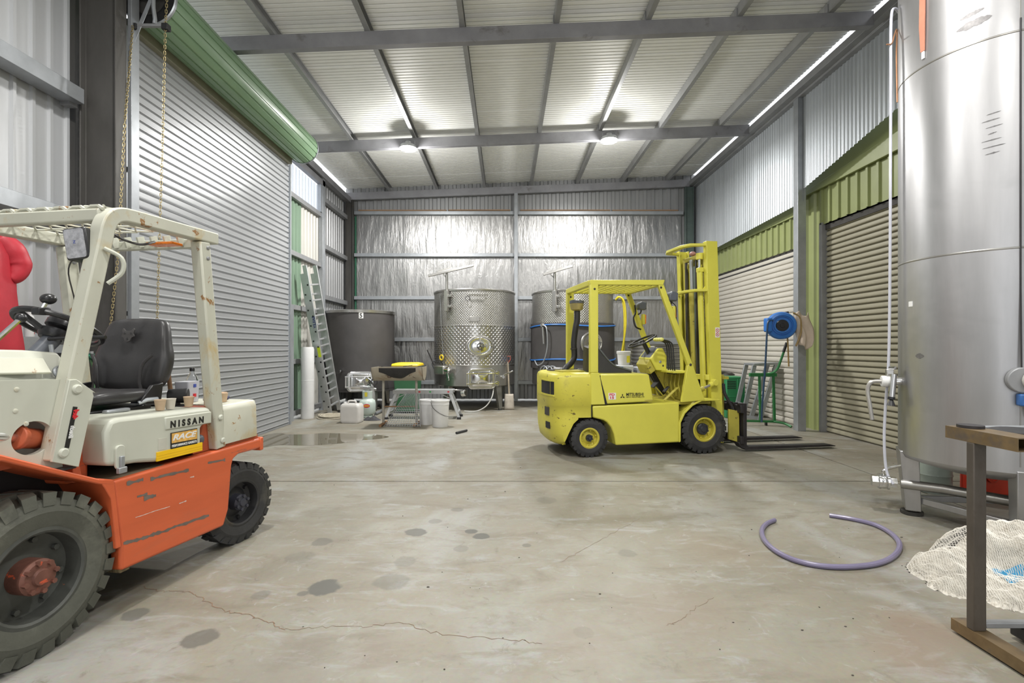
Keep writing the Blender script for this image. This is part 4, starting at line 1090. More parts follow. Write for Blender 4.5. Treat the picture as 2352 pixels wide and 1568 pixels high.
def scush(xx, w, zt, zb):
    n = 20; out = []
    for i in range(n):
        a = 2 * PI * i / n; c_, s_ = math.cos(a), math.sin(a)
        yy = -.52 + w * (abs(c_) ** .5) * (1 if c_ >= 0 else -1); zz = (zt + zb) / 2 + (zt - zb) / 2 * (abs(s_) ** .6) * (1 if s_ >= 0 else -1)
        if s_ > 0: zz -= .022 * (1 - abs(c_)) 
        out.append((xx - .05, yy + .02, zz + .022))
    return out
MB().loft([scush(-.385, .17, 1.055, 1.02), scush(-.395, .215, 1.078, 1.005), scush(-.45, .245, 1.098, .998), scush(-.60, .25, 1.098, .996), scush(-.74, .235, 1.095, .996), scush(-.80, .20, 1.07, 1.0)]).build('cushion', m_vinyl, FR, smooth=60, sub=1)
MB().box(-.82, -.42, -.74, -.30, .972, 1.002).build('seat_pan', m_plast, FR, bevel=.008)
for s_ in (-.265, -.775):
    MB().prism([(-.74, 1.0), (-.70, 1.03), (-.78, 1.12), (-.86, 1.13), (-.84, 1.0)], s_ - .012, s_ + .012, 'xz').build('seat_hinge', m_plast, FR, bevel=.006)
MB().box(-.62, -.48, -.275, -.235, .985, 1.005).build('seat_lever', m_galv, FR, bevel=.008)
MB().tube([(-.70, -.27, 1.02), (-.74, -.25, 1.035), (-.80, -.24, 1.035)], .012, 8).build('recline_lever', m_galv, FR)
# embossed cat face on the backrest
m_emb = M('embossed_grey', (.085, .082, .082), .5)
x_ = -.792
pts = [(-.072, .045), (-.060, .060), (-.035, .034), (0, .030), (.035, .034), (.060, .060), (.072, .045), (.062, .005), (.075, -.025), (.045, -.040), (.030, -.075), (0, -.085), (-.030, -.075), (-.045, -.040), (-.075, -.025), (-.062, .005)]
Mx = Matrix.Translation((-.8735, -.52, 1.43)) @ Matrix.Rotation(R(-8), 4, 'Y')
MB().prism([(a * .62, b_ * .62) for a, b_ in pts], -.004, .004, 'yz').xform(Mx).build('embossed_badge', m_emb, FR, bevel=.001)
for a, b_, w in ((-.026, .004, .011), (.026, .004, .011), (0, -.032, .009)):
    MB().prism([((a - w) * .9, b_), (a * .9, b_ + .008), ((a + w) * .9, b_ - .002), (a * .9, b_ - .006)], .004, .0055, 'yz').xform(Mx).build('embossed_feature', m_vinyl, FR)
# steering
sn = Vector((-.46, .02, .88)).normalized(); scn = Vector((-.445, -.50, 1.455)); RT = rot_to(sn)
sw = MB().torus(scn, sn, .192, .0155, 48, 10).build('steering_wheel', m_plast, FR)
mb = MB().lathe([(0, -.075), (.060, -.075), (.072, -.055), (.075, -.03), (.05, -.02), (0, -.02)], scn, sn, 24)
mb.lathe([(0, .045), (.058, .042), (.064, .030), (.064, .0), (.050, -.01), (0, -.01)], scn, sn, 24)
for a in (75, 195, 315):
    d = RT @ Vector((math.cos(R(a)), math.sin(R(a)), 0)); mb.bar(scn - sn * .05 + d * .04, scn + d * .190, .034, .018, sn)
mb.build('steering_hub', m_plast, sw)
kd = RT @ Vector((math.cos(R(-20)), math.sin(R(-20)), 0))
kp = scn + Vector((.08, -.155, .03)) * 1.0
kp = scn + (RT @ (RT.transposed() @ Vector((.76, .41, .38)))).normalized() * .192
kp = kp - sn * (kp - scn).dot(sn)
MB().cyl(kp, kp + sn * .05, .010, n=10).build('spinner_stem', m_chrome, sw)
MB().sphere(kp + sn * .07, .033, 16, 10, (1.05, 1.05, .85)).build('spinner_knob', m_plast, sw)
MB().box(kp.x - .03, kp.x + .03, kp.y - .025, kp.y + .025, kp.z - .022, kp.z + .016).build('spinner_clamp', m_plast, sw, bevel=.006)
MB().cyl(scn - sn * .07, (-.255, -.53, 1.20), .042, n=18).build('steering_column', m_gplast, FR)
MB().tube([(-.36, -.46, 1.39), (-.40, -.30, 1.40), (-.42, -.18, 1.40)], .010, 8).build('gear_stalk', m_plast, FR)
for k, (x, y) in enumerate(((-.015, -.24),)):
    lv = MB().tube([(.10 + .02 * k, y, 1.30), (x - .05, y, 1.475)], .011, 8).build('lever', m_chrome, FR)
    MB().sphere((x - .055, y, 1.482), .022, 12, 8).build('lever_knob', m_plast, lv)
# work lamp on the pillar
wl_ = MB().prism(rrect(-.052, .052, -.078, .078, .014), -.035, .030, 'yz')
Mw = Matrix.Translation((-.225, -.105, 1.845)) @ Matrix.Rotation(R(14), 4, 'Z') @ Matrix.Rotation(R(9), 4, 'X')
lm = wl_.xform(Mw).build('work_lamp', m_plast, FR, bevel=.008)
MB().prism(rrect(-.044, .044, -.070, .070, .012), .031, .034, 'yz').xform(Mw).build('lamp_glass', m_glassl, lm)
text_mesh('lettering', 'Z', .02, M('blue_print', (.05, .08, .35), .5), FR, Mw @ frame((.0345, -.008, .0), (0, 1, 0), (0, 0, 1)))
MB().bar((-.25, -.10, 1.82), (-.275, -.05, 1.80), .045, .008).build('lamp_bracket', m_crmr, FR)
MB().tube(spline([(-.20, -.12, 1.77), (-.19, -.13, 1.70), (-.20, -.10, 1.50), (-.16, -.12, 1.22)], 5), .0035, 6).build('lamp_cable', m_dark, FR)
MB().tube(spline([(-.25, .0, 1.83), (-.30, .045, 1.79), (-.305, .045, 1.72), (-.27, .0, 1.66)], 5), .010, 8).build('grab_handle', m_crm, FR)
MB().tube(spline([(-.33, -.10, 1.975), (-.45, -.14, 1.935), (-.62, -.18, 1.93), (-.74, -.2, 1.97)], 6), .007, 6).build('roof_cable', m_plast, FR)
MB().box(-.86, -.78, -.30, -.12, 1.965, 1.980).build('roof_marker', m_amber, FR, bevel=.003)
MB().tube([(-.30, -.35, 1.16), (-.30, -.36, 1.30), (-.30, -.37, 1.36)], .010, 8).build('brake_rod', m_galv, FR)
# wheels
make_wheel(FR, .03, .357, -.004, -.215, .357, .205, m_tyreg, M('grimy_rim', (.075, .078, .070), .5, .2, .25, 8, scuff=(.40, .13, .07), sa=.68, ss=14, dirt=(.04, .042, .038), da=.55), m_orust, 26, dish=.075, hub_r=.075, hub_out=.055, lug_h=.030, nuts=8)
make_wheel(FR, .03, .357, WR + .004, WR + .215, .357, .205, m_tyreg, MATS['grimy_rim'], m_orust, 26, lug_h=.03)
make_wheel(FR, -1.275, .274, -.02, -.185, .274, .160, m_tyre, M('black_rim', (.03, .03, .032), .5, .2, .2, 8, dirt=(.10, .085, .06), da=.57), M('blue_grey_hub', (.05, .052, .068), .45, .2), 24, steer=R(-9), dish=.06, hub_r=.055, hub_out=.035, lug_h=.016)
make_wheel(FR, -1.275, .274, WR + .02, WR + .185, .274, .160, m_tyre, m_hub, m_hub, 24, steer=R(-9), lug_h=.016)
# lettering: the near side reads left to right towards the tail (-x)
fl_ = lambda x, z, y=.0068, up=(0, 0, 1): frame((x, y, z), (-1, 0, -.028), up)
text_mesh('lettering', 'NISSAN', .050, m_ink, FR, fl_(-.632, .894), xscale=1.0, bold=.0026, spacing=1.62)
MB().prism([(-.642, .862), (-.832, .858), (-.832, .765), (-.642, .772)], -.003, .004, 'xz').build('sticker', m_ink, FR)
MB().prism([(-.645, .858), (-.829, .854), (-.829, .795), (-.645, .803)], .0035, .005, 'xz').build('sticker_panel', M('sticker_orange', (.70, .40, .10), .45, 0, .3, 40), FR)
text_mesh('lettering', 'RACE', .044, m_white, FR, fl_(-.648, .818, .0054), xscale=1.50, shear=.3, bold=.0015)
text_mesh('lettering', 'PERFORMANCE GASKETS', .0185, m_white, FR, fl_(-.646, .780, .0046), xscale=.86, bold=.0006)
MB().prism([(-.548, .772), (-.872, .766), (-.872, .716), (-.548, .722)], -.004, .004, 'xz').build('reflective_strip', M('yellow_reflective', (.86, .52, .01), .35, 0, .04), FR)
for z in (.734, .749): MB().prism([(-.548, z + .002), (-.872, z - .004), (-.872, z - .0065), (-.548, z - .0005)], .0038, .0045, 'xz').build('reflective_line', M('darker_yellow', (.66, .37, .01), .4), FR)
MB().prism([(-.56, .845), (-.615, .840), (-.615, .775), (-.56, .780)], -.003, .0006, 'xz').build('sticker_residue', M('paper_residue', (.52, .51, .44), .7), FR)
ud = (-.19, 0, .98); ou = (.98, 0, .19)
MB().bar((-.070, .0065, .893), (-.108, .0065, 1.075), .020, .003, (0, 1, 0)).build('sticker_backing', m_ink, FR)
text_mesh('lettering', 'lltech', .026, m_white, FR, frame((-.077, .0085, .935), ud, (-.98, 0, -.19)), xscale=1.0, shear=.2, bold=.0012)
text_mesh('lettering', '4x4', .030, m_red, FR, frame((-.094, .0085, 1.02), ud, (-.98, 0, -.19)), xscale=.95, shear=.2, bold=.002)
# ------------------------------------------------------------------ steel tanks
def steel(name, col=(.52, .51, .49), rough=.26, kz=None, amp=0.0, smear=True):
    if name in MATS: return MATS[name]
    m, t, b = nt(name)
    v = coords(t, (1, 1, .12)); n1 = noise_n(t, 5, 5, .6, v, .3); n2 = noise_n(t, 1.3, 4, .6, coords(t), .5)
    c = mix(t, ramp(t, n1.outputs[0], .3, .7).outputs[0], tuple(x * .86 for x in col), tuple(min(1, x * 1.1) for x in col))
    c = mix(t, ramp(t, n2.outputs[0], .55, .75).outputs[0], c, tuple(x * .80 for x in col))
    lk(t, c, b.inputs['Base Color']); b.inputs['Metallic'].default_value = .9
    rm = t.nodes.new('ShaderNodeMapRange'); rm.inputs[3].default_value = rough - .06; rm.inputs[4].default_value = rough + .12
    lk(t, n2.outputs[0], rm.inputs[0]); lk(t, rm.outputs[0], b.inputs['Roughness'])
    if kz:      # pressed dimples on a staggered lattice round the shell
        R_, pitch = kz
        tc = t.nodes.new('ShaderNodeTexCoord'); sp = t.nodes.new('ShaderNodeSeparateXYZ'); lk(t, tc.outputs['Object'], sp.inputs[0])
        at = t.nodes.new('ShaderNodeMath'); at.operation = 'ARCTAN2'; lk(t, sp.outputs[0], at.inputs[0]); lk(t, sp.outputs[1], at.inputs[1])
        k = round(PI * R_ / pitch)
        def sn_(src, f):
            mu = t.nodes.new('ShaderNodeMath'); mu.operation = 'MULTIPLY'; lk(t, src, mu.inputs[0]); mu.inputs[1].default_value = f
            s_ = t.nodes.new('ShaderNodeMath'); s_.operation = 'SINE'; lk(t, mu.outputs[0], s_.inputs[0]); return s_
        a, z = sn_(at.outputs[0], k), sn_(sp.outputs[2], PI / pitch)
        pr_ = t.nodes.new('ShaderNodeMath'); pr_.operation = 'MULTIPLY'; lk(t, a.outputs[0], pr_.inputs[0]); lk(t, z.outputs[0], pr_.inputs[1])
        mx = t.nodes.new('ShaderNodeMath'); mx.operation = 'MAXIMUM'; lk(t, pr_.outputs[0], mx.inputs[0]); mx.inputs[1].default_value = 0.15
        bump(t, b, mx.outputs[0], 1.0, amp)
    else:
        bump(t, b, n1.outputs[0], .04, .01)
    MATS[name] = m
    return m
m_ss = steel('brushed_stainless')
m_ssd = steel('dull_stainless', (.36, .35, .33), .34)
m_pol = M('polished_stainless', (.70, .70, .70), .12, 1.0, .05)
m_band = M('charcoal_insulation', (.062, .058, .058), .55, 0, .15, 3, dirt=(.10, .095, .09), da=.62)
m_bluehose = M('blue_poly_pipe', (.03, .16, .50), .35)
def cyl_frame(c, Rr, ang, z):
    """frame on a tank wall: x to the right, y up, z outwards; ang from -Y towards +X"""
    a = R(ang); return frame((c[0] + Rr * math.sin(a), c[1] - Rr * math.cos(a), z), (math.cos(a), math.sin(a), 0), (0, 0, 1))
def on(mb, Mx): return mb.xform(Mx)
def rail_oval(rx, ry, n=32): return [(rx * math.cos(2 * PI * i / n), ry * math.sin(2 * PI * i / n), 0) for i in range(n)]
def oval_manway(T, Mx, rx=.275, ry=.205):
    h = on(MB().tube([(x, y, .02) for x, y, _ in rail_oval(rx, ry)], .020, 8, closed=True), Mx).build('manway_ring', m_ss, T)
    on(MB().tube([(x, y, .035) for x, y, _ in rail_oval(rx * .87, ry * .87)], .010, 6, closed=True), Mx).build('manway_bead', m_pol, h)
    mb = MB(); rings = []
    for k, (s_, z) in enumerate(((.95, .0), (.88, .012), (.80, .004), (.45, .022), (.01, .030))):
        rings.append([(x * s_, y * s_, z + .01) for x, y, _ in rail_oval(rx, ry)])
    on(MB().loft(rings, caps=False), Mx).build('manway_cover', m_pol, h, smooth=60)
    on(MB().bar((0, .005, .05), (0, ry * .95, .045), .030, .02, (0, 0, 1)), Mx).build('manway_arm', m_ss, h)
    on(MB().bar((.06, .02, .05), (rx * 1.0, .02, .05), .022, .02, (0, 0, 1)), Mx).build('manway_arm', m_ss, h)
    on(MB().bar((0, -.02, .04), (.005, -ry * 1.05, .03), .025, .015, (0, 0, 1)), Mx).build('manway_arm', m_ss, h)
    w = on(MB().torus((.0, .0, .10), (0, 0, 1), .068, .008, 28, 6), Mx).build('handwheel', m_iron, h)
    mb = MB().cyl((0, 0, .03), (0, 0, .11), .016, n=10)
    for a in (90, 210, 330): mb.bar((0, 0, .10), (.066 * math.cos(R(a)), .066 * math.sin(R(a)), .10), .010, .010)
    on(mb, Mx).build('handwheel_spokes', m_iron, w)
def square_door(T, Mx, w=.30, h=.25, glass=False, bars=2, s=1):
    pf = rrect(-w, w, -h, h, h * .42, 6)
    d = on(MB().tube([(x, y, .02) for x, y in pf], .014, 8, closed=True), Mx).build('door_ring', m_pol, T)
    on(MB().prism([(x * .97, y * .97) for x, y in pf], -.03, .012, 'xy'), Mx).build('door_plate', m_ss if glass else m_pol, d, bevel=.006)
    rings = [[(x * s_, y * s_, z) for x, y in pf] for s_, z in ((.80, .012), (.72, .030), (.05, .036))]
    on(MB().loft(rings, caps=False), Mx).build('door_panel', m_pol, d, smooth=60)
    if glass:
        for a, b_ in (((-.6, .6), (.6, -.6)), ((-.6, -.6), (.6, .6))):
            on(MB().bar((a[0] * w * .8, a[1] * h * .8, .037), (b_[0] * w * .8, b_[1] * h * .8, .037), .008, .006, (0, 0, 1)), Mx).build('door_crease', m_ss, d)
    for sy in ((-.45, .5) if bars == 2 else (0,)):
        br = on(MB().bar((-w * 1.18, sy * h * 1.1, .065), (w * 1.02, sy * h * 1.1, .065), .022, .022, (0, 0, 1)), Mx).build('door_bar', m_pol, d, bevel=.004)
        if bars == 2 and glass:
            on(MB().torus((w * 1.08, sy * h * 1.1, .085), (0, 0, 1), .042, .008, 20, 6), Mx).build('door_knob', m_pol, br)
            on(MB().cyl((w * 1.08, sy * h * 1.1, .05), (w * 1.08, sy * h * 1.1, .09), .016, n=10), Mx).build('door_knob_stem', m_pol, br)
    on(MB().bar((-w * 1.12, -h * .62, .04), (-w * 1.12, h * .62, .04), .02, .03, (0, 0, 1)), Mx).build('door_hinge', m_ss, d)
    if not glass:
        w2 = on(MB().torus((w * 1.06, 0, .09), (0, 0, 1), .060, .010, 24, 6), Mx).build('handwheel', m_iron, d)
        mb = MB().cyl((w * 1.06, 0, .02), (w * 1.06, 0, .1), .014, n=8)
        for a in (30, 150, 270): mb.bar((w * 1.06, 0, .09), (w * 1.06 + .058 * math.cos(R(a)), .058 * math.sin(R(a)), .09), .009, .009)
        on(mb, Mx).build('handwheel_spokes', m_iron, w2)
        for sy in (-.2, .2): on(MB().bar((w * .55, sy * h * 2.2, .065), (w * 1.0, 0, .075), .018, .018, (0, 0, 1)), Mx).build('door_bar', m_pol, d)
def tank_legs(T, Rr, z, angs, r_out=.02, w=.13, mat=None):
    for a in angs:
        ca, sa = math.cos(R(a)), math.sin(R(a))
        top = Vector((ca * (Rr - .10), sa * (Rr - .10), z + .06)); bot = Vector((ca * (Rr - .02 + r_out), sa * (Rr - .02 + r_out), .03))
        L = MB()
        tn = Vector((-sa, ca, 0)); o_ = Vector((ca, sa, 0))
        def q(p, ww, dd): return [tuple(p + tn * ww + o_ * dd), tuple(p - tn * ww + o_ * dd), tuple(p - tn * ww - o_ * dd), tuple(p + tn * ww - o_ * dd)]
        L.loft([q(bot, w * .28, .035), q(top, w * .62, .06)])
        lg = L.build('leg', mat or m_ssd, T, bevel=.004)
        MB().cyl((bot.x, bot.y, 0), (bot.x, bot.y, .04), .045, .035, n=14).build('foot', m_dark, lg)
def pump_arm(T, c, Rr, ang, ztop):
    """post bracketed to the shell with a crossbar over the rim"""
    Mx = cyl_frame((0, 0), Rr, ang, ztop)
    on(MB().box(-.045, .045, -.46, -.02, .02, .09), Mx).build('arm_bracket', m_ss, T, bevel=.005)
    for y in (-.14, -.36): on(MB().box(.04, .12, y - .025, y + .025, .02, .075), Mx).build('arm_bracket', m_ss, T, bevel=.004)
    on(MB().cyl((.0, -.40, .055), (.0, .36, .055), .028, n=12), Mx).build('arm_post', m_ss, T)
    on(MB().bar((0, .24, .055), (-.11, .345, .055), .02, .02, (0, 0, 1)), Mx).build('arm_strut', m_ss, T)
    return Mx

# middle tank
TM = thing('wine_tank', 'open stainless wine tank with dimpled jacket and oval hatch, middle one at the back wall', 'tank', (-.72, 11.2, 0), 0, 'tall stainless tanks')
Rm = .91
def shell(name, Rr, z0, z1, mat, T, n=72): return MB().lathe([(Rr, z0), (Rr, z1)], n=n).build(name, mat, T, smooth=60)
def tank_common(T, Rr, zt):
    MB().lathe([(Rr - .004, zt - .03), (Rr + .014, zt - .028), (Rr + .018, zt), (Rr + .010, zt + .012), (Rr - .02, zt + .012), (Rr - .02, .7)], n=72).build('rim', m_ss, T, smooth=40)
    MB().lathe([(0, .40), (Rr * .5, .44), (Rr * .9, .49), (Rr - .01, .53)], n=72).build('floor_cone', m_ssd, T, smooth=60)
shell('upper_shell', Rm, 1.80, 2.56, steel('fine_dimpled_stainless', (.42, .41, .39), .36, (Rm, .026), .006), TM)
shell('dimple_jacket', Rm + .006, .96, 1.80, steel('dimple_jacket_stainless', (.50, .49, .47), .22, (Rm, .045), .013), TM)
shell('lower_shell', Rm, .52, .96, m_ss, TM)
MB().lathe([(Rm, 1.79), (Rm + .012, 1.795), (Rm + .012, 1.805), (Rm, 1.81)], n=72).build('weld_band', m_ss, TM)
MB().lathe([(Rm, .955), (Rm + .012, .96), (Rm, .97)], n=72).build('weld_band', m_ss, TM)
tank_common(TM, Rm, 2.56)
tank_legs(TM, Rm, .50, (-50, -130, 50, 130))
oval_manway(TM, cyl_frame((0, 0), Rm, 10.5, 1.36))
square_door(TM, cyl_frame((0, 0), Rm, 13.0, .68), .285, .205, True)
Mx = pump_arm(TM, (0, 0), Rm, -34, 2.56)
MB().bar((-.92, -.88, 2.836), (.03, -.92, 3.05), .06, .05).build('crossbar', m_ss, TM, bevel=.004)
MB().bar((-.72, -.89, 2.925), (-.40, -.90, 3.00), .05, .04).build('crossbar_clamp', m_ss, TM)
Mx = cyl_frame((0, 0), Rm, 5, 2.43)
on(MB().tube([(-.16, 0, 0), (-.16, 0, .05), (.26, 0, .05), (.26, 0, 0)], .014, 8), Mx).build('handle_rail', m_pol, TM)
on(MB().torus((-.17, -.07, .03), (0, .3, 1), .05, .006, 20, 5), Mx).build('cable_loop', m_iron, TM)
on(MB().box(-.10, .11, 1.93 - 2.43 - .05, 1.93 - 2.43 + .05, 0, .012), cyl_frame((0, 0), Rm, 3, 2.43)).build('name_plate', m_ssd, TM, bevel=.004)
MB().cyl((.60, -.80, .72), (.66, -.92, .72), .035, n=14).build('outlet_valve', m_pol, TM)
MB().bar((.60, -.90, .72), (.86, -.80, .84), .03, .03).build('outlet_valve', m_pol, TM, bevel=.006)
MB().bar((-.42, -1.02, .46), (-.12, -1.02, .44), .03, .03).build('drain_valve', m_pol, TM, bevel=.006)
MB().cyl((-.20, -1.0, .38), (-.12, -1.04, .40), .07, n=16).build('drain_cap', m_pol, TM, bevel=.01)
MB().tube(spline([(.45, -.85, .46), (.42, -.95, .30), (.30, -1.02, .12), (.10, -1.05, .02), (-.15, -1.02, .015)], 6), .012, 8).build('drain_hose', M('clear_grey_hose', (.42, .42, .40), .3), TM)
# small hydraulic-style pump box on the left flank
Mx = cyl_frame((0, 0), Rm, -40, .86)
pb = on(MB().box(-.18, .12, -.09, .09, .03, .17), Mx).build('pump_motor', m_ss, TM, bevel=.02)
on(MB().cyl((.12, 0, .10), (.25, 0, .10), .065, n=18), Mx).build('pump_end', m_pol, pb, bevel=.01)
on(MB().bar((.18, -.05, .11), (.24, -.22, .13), .05, .03, (0, 0, 1)), Mx).build('pump_handle', m_pol, pb, bevel=.008)
on(MB().tube(spline([(-.18, .05, .1), (-.26, .02, .08), (-.30, .12, .10), (-.22, .20, .1)], 5), .012, 8), Mx).build('pump_hose', m_gplast, pb)
on(MB().bar((-.22, .10, .12), (-.42, .42, .14), .018, .018), Mx).build('pump_lever', m_iron, pb)
on(MB().tube([(-.02, .10, .02), (-.10, .9, .02), (-.14, 1.6, .02)], .006, 6), Mx).build('pump_cable', m_galv, pb)
on(MB().torus((-.06, .26, .05), (0, 0, 1), .05, .018, 16, 6), Mx).build('float_ring', M('yellow_gauge', (.62, .45, .03), .4), TM)

# right tank (partly behind the yellow forklift)
TR = thing('wine_tank', 'stainless wine tank wrapped in charcoal insulation with blue pipes, behind the yellow forklift', 'tank', (1.50, 11.2, 0), 0, 'tall stainless tanks')
shell('upper_shell', Rm, 1.82, 2.55, MATS['fine_dimpled_stainless'], TR)
shell('insulation_wrap', Rm + .03, .88, 1.86, m_band, TR)
shell('lower_shell', Rm, .52, .90, m_ssd, TR)
tank_common(TR, Rm, 2.55)
tank_legs(TR, Rm, .50, (-50, -130, 50, 130))
for z in (1.80, 1.07):
    MB().tube([((Rm + .045) * math.cos(a), (Rm + .045) * math.sin(a), z + .02 * math.sin(a * 3 + z)) for a in [2 * PI * i / 64 for i in range(64)]], .016, 6, closed=True).build('blue_pipe', m_bluehose, TR)
oval_manway(TR, cyl_frame((0, 0), Rm + .03, 17, 1.42), .23, .225)
square_door(TR, cyl_frame((0, 0), Rm, 13.0, .68), .285, .205, True)
pump_arm(TR, (0, 0), Rm, -30, 2.55)
MB().bar((-.725, -.88, 2.863), (-.115, -.92, 3.036), .06, .05).build('crossbar', m_ss, TR, bevel=.004)
Mx = cyl_frame((0, 0), Rm + .03, -47, 1.55)
vv = on(MB().cyl((0, .26, .02), (0, .26, .09), .035, n=14), Mx).build('sample_valve', m_pol, TR)
on(MB().cyl((.02, .22, .07), (.05, -.14, .07), .022, n=10), Mx).build('sight_glass', m_pol, vv)
on(MB().tube(spline([(.04, .26, .08), (.14, .18, .08), (.15, -.2, .07), (.05, -.5, .07), (-.12, -.60, .07), (-.22, -.5, .06)], 6), .013, 8), Mx).build('sample_hose', m_galv, vv)
for k in range(3):
    Mx2 = cyl_frame((0, 0), Rm + .06, -44 + 6 * k, .82)
    on(MB().torus((0, 0, .05), (.2 * k - .2, .1, 1), .12, .014, 24, 6), Mx2).build('cable_coil', m_galv, TR)
on(MB().box(-.14, .14, -.08, .08, .02, .16), cyl_frame((0, 0), Rm, -22, .84)).build('pump_motor', m_ss, TR, bevel=.02)
# yellow hose looped over this tank
yh = thing('yellow_hose', 'yellow hose looped over the side of the insulated tank, behind the forklift cab', 'hose', (2.40, 10.85, 0))
MB().tube(spline([(.0, -.05, 2.38), (.06, -.08, 2.44), (.14, -.10, 2.36), (.18, -.10, 2.0), (.17, -.10, 1.4), (.13, -.10, .75), (.10, -.10, .02)], 6), .022, 8).build('hose', M('yellow_rubber', (.60, .50, .03), .4), yh)
MB().tube(spline([(.0, -.05, 2.38), (.08, -.12, 2.43), (.17, -.13, 2.30), (.20, -.13, 1.9), (.16, -.14, 1.5), (.10, -.14, 1.15)], 6), .022, 8).build('hose', MATS['yellow_rubber'], yh)
MB().cyl((.10, -.14, 1.15), (.09, -.14, 1.10), .026, n=10).build('hose_end', m_plast, yh)

# left dark tank
TL = thing('wine_tank', 'squat charcoal-wrapped tank with steel rim and a number 5 label', 'tank', (-3.24, 10.95, 0))
Rl = .735
shell('insulation_wrap', Rl, .40, 2.10, m_band, TL)
MB().lathe([(Rl, .45), (Rl + .004, .452), (Rl + .004, .80), (Rl, .802)], n=64).build('insulation_skirt', m_band, TL)
MB().lathe([(Rl - .002, 2.06), (Rl + .014, 2.065), (Rl + .02, 2.12), (Rl - .02, 2.13), (Rl - .02, 1.0)], n=64).build('rim', m_ss, TL, smooth=40)
MB().lathe([(0, .34), (Rl * .6, .38), (Rl, .42)], n=64).build('floor_cone', m_ssd, TL)
tank_legs(TL, Rl, .42, (-50, -130, 50, 130), .0)
square_door(TL, cyl_frame((0, 0), Rl, 16, .62), .26, .20, False)
Mx = cyl_frame((0, 0), Rl, 17, 2.0)
on(MB().box(-.045, .045, -.06, .07, .0, .006), Mx).build('number_label', m_white, TL)
text_mesh('lettering', '5', .125, m_ink, TL, Mx @ Matrix.Translation((-.034, -.042, .0075)), bold=.003)
Mx = cyl_frame((0, 0), Rl, -14, .86)
on(MB().cyl((0, 0, 0), (0, 0, .06), .025, n=12), Mx).build('sample_tap', m_pol, TL)
on(MB().bar((0, .02, .05), (0, -.05, .07), .015, .015), Mx).build('sample_tap', m_pol, TL)
MB().cyl((.46, -.72, .0), (.46, -.72, .50), .06, n=14).build('standpipe', M('grey_pvc', (.36, .36, .35), .4), TL)
MB().bar((.20, -.74, .52), (.55, -.74, .46), .05, .05).build('outlet_valve', m_pol, TL, bevel=.01)

# tall tank on the right
TB = thing('storage_tank', 'tall brushed stainless tank on legs at the right edge of the photo', 'tank', (3.66, 3.74, 0))
Rb = .535
m_big = steel('scuffed_stainless', (.46, .457, .465), .36)
def ring_shell(z0, z1, name): return MB().lathe([(Rb, z0), (Rb, z1)], n=96).build(name, m_big, TB, smooth=60)
for z0, z1 in ((.50, 2.01), (2.01, 3.45), (3.45, 4.95)): ring_shell(z0 + .004, z1 - .004, 'shell_course')
for z in (2.01, 3.45): MB().lathe([(Rb - .002, z - .010), (Rb + .003, z - .003), (Rb + .003, z + .003), (Rb - .002, z + .010)], n=96).build('weld_seam', m_ssd, TB)
MB().lathe([(0, .36), (Rb * .5, .40), (Rb * .86, .455), (Rb * .97, .475), (Rb, .505)], n=96).build('dished_end', m_big, TB, smooth=60)
MB().lathe([(Rb, 4.945), (Rb * .9, 5.02), (Rb * .4, 5.10), (0, 5.12)], n=96).build('dished_top', m_big, TB, smooth=60)
Mx = cyl_frame((0, 0), Rb, -27.5, 0)
on(MB().box(-.003, .003, .55, 4.9, -.002, .003), Mx).build('vertical_seam', m_ssd, TB)
for a, wid in ((148, .24), (248, .14), (20, .16)):
    ca, sa = math.cos(R(a)), math.sin(R(a)); tn = Vector((-sa, ca, 0)); o_ = Vector((ca, sa, 0))
    p0 = o_ * (Rb - .085); p1 = o_ * (Rb - .055)
    def q(p, ww, dd, z): return [tuple(Vector((p.x, p.y, z)) + tn * sx * ww + o_ * sy * dd) for sx, sy in ((1, 1), (-1, 1), (-1, -1), (1, -1))]
    lg = MB().loft([q(p0, wid * .36, .05, .045), q(p1, wid * .5, .06, .52)]).build('leg', m_big, TB, bevel=.005)
    MB().cyl((p0.x, p0.y, 0), (p0.x, p0.y, .03), .075, n=20).build('foot', m_dark, lg, bevel=.005)
    MB().cyl((p0.x, p0.y, .03), (p0.x, p0.y, .05), .04, n=16).build('foot_pad', m_ss, lg)
legs3 = [Vector((math.cos(R(a)) * (Rb - .08), math.sin(R(a)) * (Rb - .08), .13)) for a in (148, 248, 20)]
for i in range(3):
    MB().bar(legs3[i], legs3[(i + 1) % 3], .05, .05).build('leg_brace', m_big, TB, bevel=.005)
# dark rub marks on the shell
m_rub_mark = M('rub_mark', (.17, .165, .165), .5, .5, .3, 30)
rnd = random.Random(9)
def rub(a0, a1, z, h, dz=0.0):
    n = 14; top_, bot_ = [], []
    for i in range(n + 1):
        f = i / n; a = R(a0 + (a1 - a0) * f); k = math.sin(PI * f) ** .6 * (.6 + .8 * abs(mnoise.noise((f * 9, z * 31, a0))))
        zz = z + dz * f; r_ = Rb + .0009
        top_.append((r_ * math.sin(a), -r_ * math.cos(a), zz + h * k / 2)); bot_.append((r_ * math.sin(a), -r_ * math.cos(a), zz - h * k / 2))
    MB().add(top_ + bot_, [(i, i + 1, n + 2 + i, n + 1 + i) for i in range(n)]).build('rub_mark', m_rub_mark, TB)
for k in range(7): rub(-46 + rnd.uniform(-2, 2), -37 + rnd.uniform(-3, 3), 2.66 + .045 * k, .010, .01)
rub(-62, -42, 3.58, .07, .02); rub(-60, -46, 3.65, .04, .02); rub(-92, -84, 1.28, .05)
